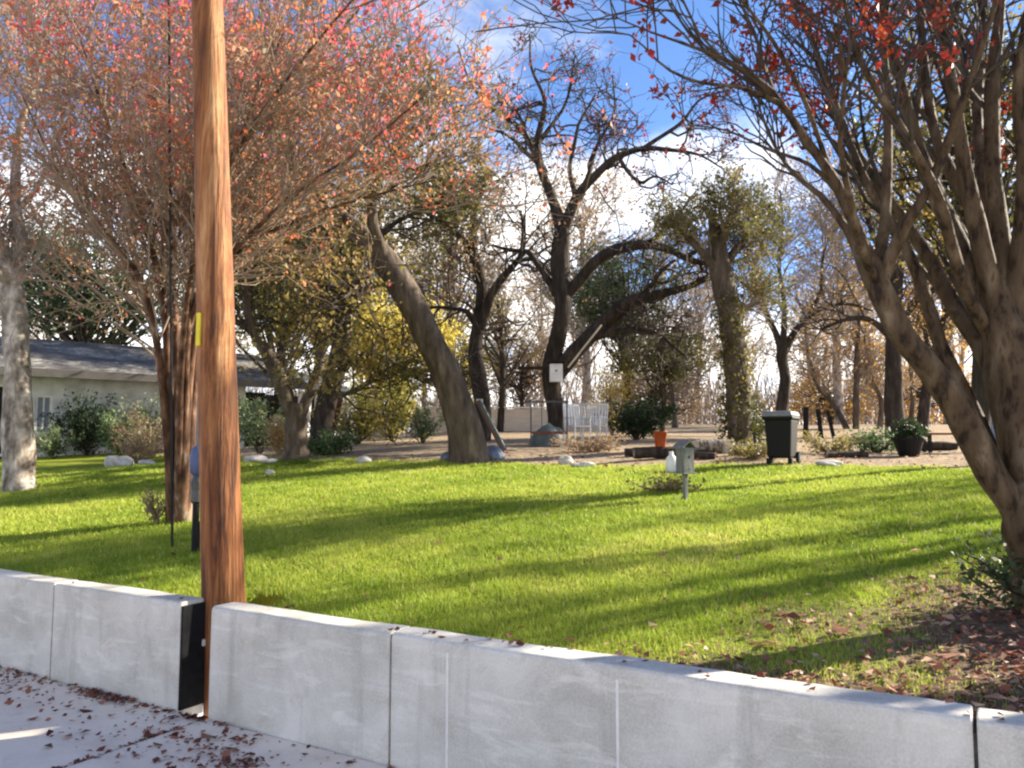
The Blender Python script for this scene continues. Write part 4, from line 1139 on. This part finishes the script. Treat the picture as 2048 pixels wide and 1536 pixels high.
shrub('shrub', 'sprawling green shrub beside the maroon cloth', gp(845, 21), .6, .55, 1200, .07, SH, rnd_tint(.1, .9, .4, 9))
shrub('shrub', 'dark green bush right of the white chairs', gp(1272, 21.5), .85, .72, 3400, .085, M['leaf_green'], rnd_tint(0, .55, .5, 10), 24)
shrub('shrub', 'dark bush at the foot of the ivy-clad trunk', gp(1505, 17.9), .35, .6, 1200, .07, M['leaf_green'], rnd_tint(0, .6, .5, 11), 14)
shrub('shrub', 'thin golden shrub right of the tall bare trunk', gp(1225, 24), .7, 1.5, 900, .08, M['leaf_yellow'], rnd_tint(.3, 1, .5, 12), 16, bare=True)
shrub('shrub', 'low green clump left of the black pot', gp(1750, 15.8), .8, .28, 1500, .06, SH, rnd_tint(0, .6, .4, 13), 20)
shrub('shrub', 'leafy green sprouts at the foot of the large crape myrtle', CR + np.array([-.02, .02, 0]) + np.array([.0, -.05, 0]), .36, .22, 1300, .045, M['leaf_green'], rnd_tint(.1, .9, .2, 14), 26)
shrub('shrub', 'thin dry sprouts at the foot of the red crape myrtle', LB + np.array([-.22, .0, 0]), .12, .24, 160, .04, M['leaf_olive'], rnd_tint(.3, 1, .2, 15), 12, bare=True)
shrub('shrub', 'pale dry plants in front of the garden birdhouse', ground(1330, 985), .4, .12, 400, .05, M['leaf_olive'], rnd_tint(0, .8, .2, 16), 18, bare=True)


# ------------------------------------------------------------------ garden things
shrub('shrub', 'shrub with sun dapple painted into pale leaves against the house wall left of the red crape stems', gp(290, 22.5), .8, .95, 1900, .09, SH, rnd_tint(.5, 1, .3, 21), 16)  # pale leaf tints imitate sun dapples on the house wall
shrub('shrub', 'low pale shrub at the foot of the house between trunk and dark shrub', gp(110, 21.0), .6, .5, 1100, .08, SH, rnd_tint(.3, 1, .3, 22), 14)
shrub('shrub', 'straggly green shrub right behind the wooden pole', gp(470, 20.5), .6, .9, 1300, .08, SH, rnd_tint(.1, .8, .3, 23), 14)
shrub('shrub', 'reddish dry shrub at the foot of the pale rocks', gp(275, 18.3), .5, .35, 700, .06, M['leaf_tan'], rnd_tint(0, .7, .3, 24), 14, bare=True)
shrub('shrub', 'low dry weeds between the bin and the black pot', gp(1660, 15.2), .7, .22, 700, .06, M['leaf_olive'], rnd_tint(.2, 1, .3, 25), 16, bare=True)
shrub('shrub', 'low dry weeds in front of the ivy-clad trunk', gp(1500, 14.4), .6, .18, 600, .06, M['leaf_olive'], rnd_tint(.1, .9, .3, 26), 16, bare=True)
shrub('shrub', 'low dry weeds under the white chairs', gp(1190, 17.0), .8, .2, 800, .06, M['leaf_tan'], rnd_tint(.0, .7, .3, 27), 16, bare=True)


def rock(label, g, s, seed, grp='pale rocks along the flower bed'):
    r_ = np.random.default_rng(seed)
    bm = bmesh.new(); bmesh.ops.create_icosphere(bm, subdivisions=3, radius=1)
    ph = r_.random(6) * 9
    for v in bm.verts:
        c = v.co
        f = 1 + .16 * math.sin(c.x * 2.6 + ph[0]) + .14 * math.sin(c.y * 3.3 + ph[1]) + .1 * math.sin(c.z * 4 + ph[2] + c.x * 3)
        v.co = Vector((round(c.x * f * 5) / 5 * .4 + c.x * f * .6, c.y * f, c.z * f * .9)); v.co = Vector((v.co.x * s[0], v.co.y * s[1], v.co.z * s[2] + s[2] * .55))
    me = bpy.data.meshes.new('rock'); bm.to_mesh(me); bm.free(); me.materials.append(M['stone'])
    tag(link('rock', me, None, g), label, 'rock', grp)


rock('large white rock in the bed in front of the house', gp(243, 17.5), (.27, .2, .17), 1)
rock('small flat pale rock right of the large white rock', gp(300, 17.5), (.2, .15, .07), 2)
rock('pale rock just right of the pole at the lawn edge', gp(512, 16.5), (.26, .18, .09), 3)
rock('pale flat rock beside the forked trunk', gp(545, 16.2), (.2, .15, .06), 4)
rock('small pinkish rock in the bed left of the leaning trunk', gp(727, 15.5), (.14, .11, .08), 5)
rock('brown stone at the lawn edge right of the tall bare trunk', ground(1165, 935), (.18, .13, .07), 6)
rock('grey stone at the lawn edge left of the birdhouse', ground(1130, 928), (.12, .1, .1), 7)
rock('dark flat stone at the lawn edge right of the bin', ground(1660, 932), (.2, .15, .06), 8)
rock('small dark stone lying on the lawn right of the pole', ground(540, 948), (.09, .07, .05), 9)


# wheeled bin with a grey lid
g = gcol(1562, 13.2); rz = math.radians(-32)
t = thing('wheeled_bin', 'black wheeled bin with grey lid at the back edge of the lawn', 'bin', g, rz); t.scale = (1.0, 1.0, 1.02)
b = B(); b.box((0, 0, .41), (.44, .50, .62), .03, taper=None)
for v in b.bm.verts:
    f = .84 + .16 * (v.co.z - .1) / .62; v.co.x *= f; v.co.y *= f
b.build('body', M['bin_black'], t)
B().box((0, 0, .735), (.49, .56, .05), .015).build('rim', M['bin_black'], t)
b = B(); b.box((0, -.02, .80), (.52, .60, .09), .035, seg=3, taper=(.86, .88)); b.build('lid', M['bin_lid'], t)
B().tube([(-.2, .33, .76), (-.2, .36, .79), (.2, .36, .79), (.2, .33, .76)], .014, 8).build('handle', M['bin_black'], t)
for sx in (-1, 1):
    wv = B(); wv.tube([(sx * .19, .21, .1), (sx * .24, .21, .1)], .1, 18)
    wo = wv.build('wheel', M['rubber'], t)
    B().tube([(sx * .241, .21, .1), (sx * .248, .21, .1)], .045, 12).build('hub', M['bin_lid'], wo)
    B().box((sx * .17, -.17, .05), (.07, .09, .1), .01).build('foot', M['bin_black'], t)
B().tube([(-.2, .21, .1), (.2, .21, .1)], .012, 8).build('axle', M['steel'], t)

# weathered birdhouse on a post
g = ground(1371, 1000); S = g[1] / F
t = thing('birdhouse', 'weathered grey birdhouse on a short post at the back of the lawn', 'birdhouse', g, .55); t.scale = (.6, .6, .82)
zb = 66 * S; zt = 126 * S
B().box((0, 0, zb / 2 - .03), (.075, .075, zb + .06), .008).build('post', M['grey_wood'], t)
b = B(); b.box((0, 0, (zb + zt) / 2), (46 * S, 40 * S, zt - zb), .006); bx = b.build('box', M['grey_wood'], t)
b = B()
w2, dz, yy = 31 * S, 14 * S, 26 * S
pts = [(-w2, -yy, zt - .01), (0, -yy, zt + dz), (w2, -yy, zt - .01), (w2, -yy, zt + .012), (0, -yy, zt + dz + .024), (-w2, -yy, zt + .012)]
b.poly(pts + [(p[0], -p[1], p[2]) for p in pts], [(0, 1, 4, 5), (1, 2, 3, 4), (6, 11, 10, 7), (7, 10, 9, 8), (5, 4, 10, 11), (4, 3, 9, 10), (0, 6, 7, 1), (1, 7, 8, 2), (0, 5, 11, 6), (2, 8, 9, 3)])
b.build('roof', M['grey_wood'], t)
b = B(); b.tube([(0, -20 * S - .003, zb + (zt - zb) * .62), (0, -20 * S + .01, zb + (zt - zb) * .62)], .022, 14); b.build('entrance_hole', M['black'], bx)
B().tube([(0, -20 * S, zb + .05), (0, -20 * S - .05, zb + .05)], .006, 8).build('perch', M['weathered'], bx)
B().box((0, 0, zb - .008), (60 * S, 52 * S, .016), .003).build('floor_board', M['grey_wood'], t)

# white jug
g = ground(1343, 945)
t = thing('plastic_jug', 'white plastic jug standing left of the birdhouse', 'jug', g, .4)
B().lathe([(.06, 0), (.085, .01), (.09, .05), (.09, .18), (.075, .23), (.035, .27), (.03, .30)], 18).build('body', M['plastic_white'], t, smooth=True)
B().lathe([(.034, .295), (.034, .32), (.03, .325)], 14).build('cap', M['plastic_white'], t)
B().tube([(.08, 0, .2), (.12, 0, .19), (.12, 0, .12), (.085, 0, .1)], .012, 8).build('handle', M['plastic_white'], t)

# log with orange bucket
g = gp(1330, 15.0); 
t = thing('fallen_log', 'dark fallen log lying under the orange bucket', 'log', g, .05)
P, R = resample([(-.6, 0, .1), (-.2, .02, .11), (.25, -.02, .1), (.75, .03, .11)], [.10, .115, .11, .09], 16)
link('bark', bark_mesh('bark', P, R, 12, M['bark_oak'], np.zeros(3)), t)
for x, rr in ((-.6, .098), (.75, .088)):
    B().tube([(x - .004, 0 if x < 0 else .03, .1), (x + .004, 0 if x < 0 else .03, .1)], rr, 12).build('cut_end', M['weathered'], t)
g2 = g + np.array([-.09, .02, .215])
t = thing('bucket', 'orange bucket sitting on the dark log', 'bucket', g2)
B().lathe([(.095, 0), (.10, .01), (.125, .27), (.132, .272), (.132, .29), (.118, .29), (.112, .26), (.09, .02)], 20, close=False).build('shell', M['orange'], t, smooth=True)
B().lathe([(.001, .012), (.094, .012), (.094, .016)], 20, close=False).build('base', M['orange'], t)
B().tube([(-.13, 0, .27), (-.09, -.06, .20), (0, -.13, .14), (.09, -.06, .20), (.13, 0, .27)], .004, 6).build('bail', M['steel'], t)

g = gp(1425, 15.6)
t = thing('fallen_log', 'grey log lying between birdhouse and ivy-clad trunk', 'log', g, .2)
P, R = resample([(-.35, 0, .14), (0, .01, .145), (.4, 0, .15)], [.13, .14, .13], 12)
link('bark', bark_mesh('bark', P, R, 12, M['weathered'], np.zeros(3)), t)
for x in (-.35, .4): B().tube([(x - .004, 0, .145), (x + .004, 0, .145)], .128, 12).build('cut_end', M['beige'], t)


for i, (x, Yl, L_, r_, rot, lab) in enumerate([(1285, 15.6, .7, .09, -.1, 'dark short log left of the orange bucket'), (1505, 15.0, .9, .08, .15, 'dark log between the pots and the bin'), (1395, 14.6, .6, .07, -.3, 'thin dark log lying right of the birdhouse'), (1690, 14.2, .8, .06, .2, 'thin dark branch lying right of the bin'), (1860, 16.2, 1.0, .1, .05, 'dark log lying left of the low bench')]):
    t = thing('fallen_log', lab, 'log', gp(x, Yl), rot)
    P, R = resample([(-L_ / 2, 0, r_ * .8), (0, .03, r_ * .95), (L_ / 2, -.02, r_ * .85)], [r_ * .9, r_, r_ * .8], 12)
    link('bark', bark_mesh('bark', P, R, 10, M['bark_oak'], np.zeros(3)), t)
    for x_, y_, z_, q_ in ((-L_ / 2, 0, r_ * .8, .9), (L_ / 2, -.02, r_ * .85, .8)): B().tube([(x_ - .004, y_, z_), (x_ + .004, y_, z_)], r_ * q_ * .97, 10).build('cut_end', M['weathered'], t)


def pot(label, g, r0, r1, h, mat, grp=None):
    t = thing('plant_pot', label, 'pot', g, group=grp)
    B().lathe([(r0, 0), (r1 * .97, h * .85), (r1 * 1.06, h * .85), (r1 * 1.08, h), (r1 * .95, h), (r1 * .9, h * .9)], 20, close=False).build('shell', mat, t, smooth=False)
    B().lathe([(.001, h * .88), (r1 * .93, h * .885)], 20, close=False).build('soil', M['joint'], t)
    return t


pot('pale grey pot at the foot of the ivy-clad trunk', gp(1452, 15.6), .11, .14, .2, M['stone'])
pot('blue-grey pot right beside the pale grey pot', gp(1478, 15.9), .10, .13, .17, M['tarp_blue'])
pk = gp(1815, 14.6)
pot('black pot holding a dark bush in front of the straight trunk', pk, .17, .27, .34, M['bin_black'])
shrub('shrub', 'dark bush growing in the black pot', pk + np.array([0, 0, .3]), .30, .20, 900, .06, M['leaf_green'], rnd_tint(0, .5, .3, 20), 16)

# low dark wooden bench
g = gp(1895, 15.5); t = thing('garden_bench', 'low dark wooden bench left of the large crape myrtle stem', 'bench', g, -.1)
for k in range(3): B().box((0, -.13 + k * .13, .36), (.95, .11, .035), .006).build('slat', M['rust'], t)
for sx in (-1, 1):
    for sy in (-1, 1): B().box((sx * .4, sy * .13, .17), (.06, .06, .345), .005).build('leg', M['dark_in'], t)
    B().box((sx * .4, 0, .32), (.05, .32, .05), .004).build('brace', M['dark_in'], t)


def tarp(name, label, g, rx, ry, rz, mat, seed, cat='tarp', rot=0):
    r_ = np.random.default_rng(seed); ph = r_.random(8) * 9
    t = thing(name, label, cat, g, rot)
    n, m = 28, 9; V = []
    for j in range(m):
        f = j / (m - 1)
        for i in range(n):
            a = 2 * math.pi * i / n
            w = 1 + .12 * math.sin(a * 3 + ph[0]) + .07 * math.sin(a * 7 + ph[1] + f * 2) + .03 * math.sin(a * 11 + ph[2])
            rad = (1 - f ** 2.2) ** .5 if f < 1 else 0.0
            rad = max(rad, .02) * w if f else w * 1.04
            V.append((rx * rad * math.cos(a), ry * rad * math.sin(a), rz * f * (1 + .12 * math.sin(a * 2 + ph[3])) - .03 + .02 * math.sin(a * 9 + f * 5)))
    i = np.arange(m - 1)[:, None] * n; j = np.arange(n)[None]
    Q = np.stack([i + j, i + (j + 1) % n, i + n + (j + 1) % n, i + n + j], -1).reshape(-1, 4)
    link('cover', mesh_np('cover', V, Q, mat, None, True), t)
    pts = [(rx * 1.06 * math.cos(a), ry * 1.06 * math.sin(a), .012) for a in np.linspace(-2.6, -.5, 12)]
    B().tube(pts, .012, 6).build('rope', M['weathered'], t)
    return t


tarp('tarpaulin_heap', 'dark grey-green tarpaulin heap at the foot of the tall bare tree', gp(1098, 18.9), .50, .42, .52, M['tarp_grey'], 3)
tarp('tarpaulin_heap', 'small blue-grey tarpaulin bundle right of the leaning trunk base', gp(985, 15.6), .22, .2, .26, M['tarp_blue'], 5)
tarp('tarpaulin_heap', 'small dark bundle left of the leaning trunk base', gp(900, 15.6), .17, .17, .18, M['tarp_blue'], 6)
tarp('tarpaulin_heap', 'blue-grey covered pile seen between the crape myrtle stems', gp(1990, 20.0), .75, .6, .8, M['tarp_blue'], 8)

# boards leaning beside the leaning trunk
g = gp(972, 16.8); t = thing('leaning_board', 'dark board leaning right of the leaning trunk', 'board', g)
p0 = np.array([.42, -.05, -.02]); p1 = np.array([-.16, .15, 1.08])
dv = Vector(p1 - p0); q = dv.to_track_quat('Z', 'Y').to_matrix()
B().box(tuple((p0 + p1) / 2), (.28, .03, dv.length), .005, rot=q).build('plank', M['rust'], t)
B().box(tuple((p0 + p1) / 2 + np.array([-.02, -.09, .03])), (.05, .12, dv.length * .96), .005, rot=q).build('rail', M['tarp_grey'], t)
B().box(tuple(p1 + np.array([.02, -.1, 0])), (.14, .03, .09), .008).build('pale_end', M['stone'], t)

# dark metal frame
Ym = 18.4
g = gp(1062, Ym); S = Ym / F
t = thing('metal_frame', 'dark rectangular metal frame standing in front of the tall bare trunk', 'frame', g)
hh = at(0, 805, Ym)[2] - g[2]; wd = 72 * S
for x in (0, wd): B().box((x, 0, hh / 2 - .03), (.035, .035, hh + .06), .004).build('post', M['steel'], t)
B().box((wd / 2, 0, hh + .018), (wd + .1, .035, .035), .004).build('top_bar', M['steel'], t)
B().box((wd / 2, 0, .33), (wd - .04, .03, .06), .004).build('lower_bar', M['rust'], t)
B().box((wd * .3, 0, hh * .5 + .2), (.02, .02, hh - .42), .003).build('upright', M['steel'], t)


# white garden chairs
def chair(label, g, rz, proto=None):
    if proto:
        c = proto.copy(); col.objects.link(c); c.location = g; c.rotation_euler = (0, 0, rz); c['label'] = label
        for ch in proto.children:
            k = ch.copy(); col.objects.link(k); k.parent = c
        return c
    t = thing('garden_chair', label, 'chair', g, rz, 'white garden chairs by the tall bare tree')
    for k in range(5): B().box((0, -.2 + k * .1, .44), (.46, .08, .022), .004).build('seat_slat', M['plastic_white'], t)
    for sx in (-1, 1):
        B().tube([(sx * .22, -.22, -.02), (sx * .22, -.22, .64)], .017, 8).build('leg', M['plastic_white'], t)
        B().tube([(sx * .22, .2, -.02), (sx * .22, .22, .45), (sx * .22, .30, .98)], .017, 8).build('leg', M['plastic_white'], t)
        B().box((sx * .22, 0, .655), (.05, .5, .025), .005).build('armrest', M['plastic_white'], t)
    for k in range(5): B().box((-.16 + k * .08, .265, .72), (.05, .018, .48), .004, rot=Matrix.Rotation(-.15, 3, 'X')).build('back_slat', M['plastic_white'], t)
    B().box((0, .30, .97), (.46, .025, .06), .006, rot=Matrix.Rotation(-.15, 3, 'X')).build('top_rail', M['plastic_white'], t)
    return t


c0 = chair('white slatted garden chair nearest the tall bare trunk', gp(1155, 19.4), .5)
chair('white slatted garden chair nearest the dark green bush', gp(1190, 19.8), -.5, c0)
chair('white slatted garden chair turned away behind the other two', gp(1172, 21.5), 2.6, c0)

# white bird box fixed to the trunk, dark tray beside it
c = at(1112, 746, 19.55); S = 19.5 / F
t = thing('nest_box', 'white nest box with dark roof fixed on the tall bare trunk', 'nest box', c - np.array([0, 0, 20 * S]))
B().box((0, 0, 20 * S), (26 * S, .2, 36 * S), .008).build('box', M['plastic_white'], t)
B().box((0, -.02, 40 * S), (34 * S, .28, .03), .006).build('roof', M['black'], t)
B().tube([(0, -.103, 24 * S), (0, -.098, 24 * S)], .025, 12).build('entrance_hole', M['black'], t)
c = at(1067, 736, 19.6)
t = thing('feeder_tray', 'dark flat feeder tray hanging left of the white nest box', 'feeder', c - np.array([0, 0, .04]))
B().box((0, 0, .04), (62 * S, .3, .05), .006).build('tray', M['dark_in'], t)
B().tube([(30 * S, 0, .05), (42 * S, .15, .07)], .015, 6).build('arm', M['steel'], t)
for sx in (-1, 1): B().tube([(sx * 25 * S, 0, .06), (sx * 8 * S, .05, .75)], .004, 5).build('cord', M['steel'], t)

# pale pole propped along the lower limb
p0, p1 = at(1136, 735, 19.2), at(1203, 650, 18.9)
o = B().tube([p0, (p0 + p1) / 2, p1], .022, 8).build('pale_pole', M['beige']); tag(o, 'pale straight pole resting along the lower limb of the tall bare tree', 'pole')

# dark boards propped behind the bin
for i, (x, lab) in enumerate([(1612, 'dark board propped upright just right of the bin'), (1636, 'middle dark leaning board right of the bin'), (1655, 'rightmost dark leaning board right of the bin')]):
    g = gp(x, 22.5 + .15 * i); lean = (.03, -.1, -.2)[i]
    t = thing('leaning_board', lab, 'board', g, group='dark boards behind the bin')
    B().box((lean * -.4, 0, .42), (.14 - .02 * i, .05, .92 - .08 * i), .006, rot=Matrix.Rotation(lean, 3, 'Y')).build('plank', M['black'], t)
    B().box((lean * -.4 + .03, .05, .30), (.05, .05, .70), .006, rot=Matrix.Rotation(lean, 3, 'Y')).build('batten', M['weathered'], t)

# maroon cloth under the carport edge
g = gp(645, 21.5); t = thing('hanging_cloth', 'dark maroon cloth hanging beside the dark oak trunk', 'cloth', g)
n, m = 18, 8; V = []
hh = at(0, 795, 21.5)[2] - g[2]
for j in range(m):
    for i in range(n):
        u = i / (n - 1); f = j / (m - 1)
        V.append((-.3 + .6 * u + .25 * f, .05 * math.sin(u * 17) * (1 - .5 * f), .15 + (hh - .15) * f + .05 * math.sin(u * 9) * (1 - f)))
i = np.arange(m - 1)[:, None] * n; j = np.arange(n - 1)[None]
o = link('sheet', mesh_np('sheet', V, np.stack([i + j, i + j + 1, i + n + j + 1, i + n + j], -1).reshape(-1, 4), M['maroon'], None, True), t)
md = o.modifiers.new('t', 'SOLIDIFY'); md.thickness = .012
for x in (-.12, .62):
    B().tube([(x, .02, -.05), (x, .02, hh + .05)], .02, 8).build('post', M['weathered'], t)
B().tube([(-.15, .02, hh + .02), (.65, .02, hh + .02)], .015, 8).build('line', M['weathered'], t)

# small dark post with blue top by the pole
g = ground(389, 1105); S = g[1] / F
t = thing('garden_light', 'dark garden post with blue top close to the left of the pole', 'garden light', g)
B().tube([(0, 0, -.05), (0, 0, 95 * S)], .03, 10).build('post', M['bin_black'], t)
B().tube([(.03, 0, -.05), (.035, .01, 60 * S)], .012, 8).build('cable', M['rubber'], t)
B().lathe([(.03, 0), (.05, .02), (.045, .12), (.055, .2), (.03, .26)], 14, (0, 0, 95 * S)).build('collar', M['steel'], t)
B().lathe([(.028, 0), (.062, .03), (.07, .17), (.05, .25), (.012, .28)], 16, (0, 0, 95 * S + .25)).build('globe', M['blue'], t, smooth=True)

# ------------------------------------------------------------------ trees just outside the frame at the right: they cast the bands of shade on the lawn
def side_tree(label, x, y, h, seed, n=6, group='crape myrtles standing right of the view'):
    base = np.array([x, y, hgt(x, y)])
    r_ = np.random.default_rng(seed); st = []
    for i in range(n):
        a = 2 * math.pi * i / n + r_.random(); sp = r_.uniform(.25, .5) * h * .6
        pts = [base + (0.06 * math.cos(a), .06 * math.sin(a), -.1), base + (sp * .15 * math.cos(a), sp * .15 * math.sin(a), h * .25), base + (sp * .5 * math.cos(a), sp * .5 * math.sin(a), h * .6), base + (sp * math.cos(a), sp * math.sin(a), h)]
        P, R = resample(pts, [.10, .075, .045, .012], 20); st.append(('trunk' if i == 0 else 'stem', P, R))
    tree('crape_myrtle', label, 'tree', st, M['bark_crape'], M['twig_dark'],
         [dict(on=0, n=70, length=1.3, ang=40, up=.3, wig=.16, K=6, t0=.45, rmul=.5, rmax=.02, tip=.005),
          dict(n=600, length=.6, ang=42, up=.2, wig=.22, K=4, rmul=.6, rmax=.008, tip=.004)],
         [dict(n=1300, size=.06, mat=M['leaf_crape_dark'], tint=rnd_tint(0, .9, .5, seed), jit=.05, part=.3)], base=base, group=group)


side_tree('crape myrtle beyond the right edge of the view, nearest the wall', 7.2, 5.3, 5.0, 21)
side_tree('crape myrtle beyond the right edge of the view, halfway up the lawn', 10.0, 9.2, 5.5, 22)
side_tree('crape myrtle beyond the right edge of the view, at the back of the lawn', 14.5, 13.0, 6.0, 23)

# ------------------------------------------------------------------ grass and fallen leaves
def grass():
    n = 480000
    # denser near the camera: sample depth by a falling density
    u = RNG.random(n)
    Y = 3.0 * (17.5 / 3.0) ** (u ** 0.85)
    X = (RNG.random(n) * 1.5 - .75) * Y
    a, s = to_as(X, Y)
    T = litter(X, Y)
    keep = (s > .21) & ~((a > PIT[0]) & (a < PIT[1]) & (s < PIT[2])) & (RNG.random(n) > T * 1.15 - .05) & (s < 13)
    X, Y, T = X[keep], Y[keep], T[keep]
    n = len(X)
    Z = hgt(X, Y)
    h = (.018 + .026 * RNG.random(n) ** 1.5) * (1 + .03 * (Y - 4).clip(0)) * (1 - .35 * T)
    p = np.stack([X, Y, Z], 1)
    h *= .6 + .8 * vnoise(p, .22, 3)
    w = (.0021 + .0018 * RNG.random(n)) * (1 + .28 * (Y - 4).clip(0))
    an = RNG.random(n) * 2 * math.pi
    sd = np.stack([np.cos(an), np.sin(an), np.zeros(n)], 1) * w[:, None]
    ln = RNG.normal(size=(n, 3)) * .45; ln[:, 2] = 1
    tip = p + ln * h[:, None]
    V = np.stack([p - sd - (0, 0, .008), p + sd - (0, 0, .008), tip], 1).reshape(-1, 3)
    pt = vnoise(p, .8, 9) * vnoise(p, .33, 4)
    t = .08 + .45 * vnoise(p, 1.1, 2) + .22 * vnoise(p, .25, 5) + .25 * RNG.random(n) + .3 * T + .35 * np.clip(pt - .42, 0, 1)
    t = np.where(RNG.random(n) < .05, .95, t)
    o = link('grass', mesh_np('grass', V, np.arange(3 * n).reshape(n, 3), M['grass'], np.repeat(np.clip(t, 0, 1), 3)))
    tag(o, 'short bright green grass covering the sloping lawn', 'grass', kind='stuff')


grass()


def fallen(name, label, P, size, tint):
    o = link(name, leaf_mesh(name, P, size, M['leaf_fallen'], tint, aspect=.6, flat=.85))
    tag(o, label, 'leaves', kind='stuff')


# on the yard: round the big crape myrtle, along the wall, thin over the lawn
n = 60000
u = RNG.random(n); Y = 2.6 + 14 * u ** 1.8; X = (RNG.random(n) * 1.5 - .72) * Y
T = litter(X, Y); a, s = to_as(X, Y)
dens = np.where(s < 9.3, .010 + .65 * T ** 1.5, .16)
k = (RNG.random(n) < dens) & (s > .2) & (s < 14) & ~((a > PIT[0]) & (a < PIT[1]) & (s < PIT[2]))
X, Y = X[k], Y[k]
P = np.stack([X, Y, hgt(X, Y) + .012 + .03 * RNG.random(len(X))], 1)
fallen('fallen_leaves', 'fallen red and tan leaves scattered over the yard ground', P, .034 * (1 + .03 * Y) * RNG.lognormal(0, .25, len(X)), .25 + .75 * RNG.random(len(X)))
# on the sidewalk
pts = []
for (x, y, sx, sy, m) in [(225, 1385, 55, 7, 260), (150, 1405, 60, 14, 60), (240, 1440, 70, 30, 90), (30, 1375, 45, 14, 110), (50, 1350, 60, 8, 70), (430, 1495, 45, 22, 120), (400, 1520, 60, 16, 90), (330, 1480, 120, 35, 60), (455, 1530, 50, 8, 70), (395, 1432, 14, 6, 50), (290, 1478, 60, 22, 40), (560, 1532, 90, 12, 40), (100, 1460, 80, 40, 40)]:
    for _ in range(int(m * .62)):
        px_, py_ = RNG.normal(x, sx), RNG.normal(y, sy)
        v = (768 - py_) / F; d = np.array([(px_ - 1024) / F, CP - v * SP, SP + v * CP])
        if d[2] > -.05: continue
        q = EYE + d * (-1.6 / d[2]); a, s = to_as(q[0], q[1])
        if s > -.02: a, s = a, -.02 - .1 * RNG.random() ** 2
        if s < -1.8: continue
        q = wp(a, s, .008 + .012 * RNG.random()); pts.append(q)
for _ in range(130):                                     # caught in the joint
    pts.append(wp(J0 + RNG.normal() * .008, -RNG.random() * 1.7, .004))
for _ in range(160):                                     # along the foot of the wall
    pts.append(wp(RNG.uniform(-5, 6), -.015 - .05 * RNG.random() ** 2, .006))
pts = np.array(pts)
fallen('fallen_leaves', 'dark red fallen leaves scattered on the sidewalk', pts, .034 * RNG.lognormal(0, .35, len(pts)), .75 * RNG.random(len(pts)))
# on the wall top
a = np.r_[RNG.uniform(1.2, 6, 60), RNG.uniform(-5, 1, 8)]
P = np.array([wp(q, RNG.uniform(.02, .19), WALL_H + .008) for q in a])
fallen('fallen_leaves', 'few fallen leaves lying on top of the retaining wall', P, .036, .8 * RNG.random(len(P)))
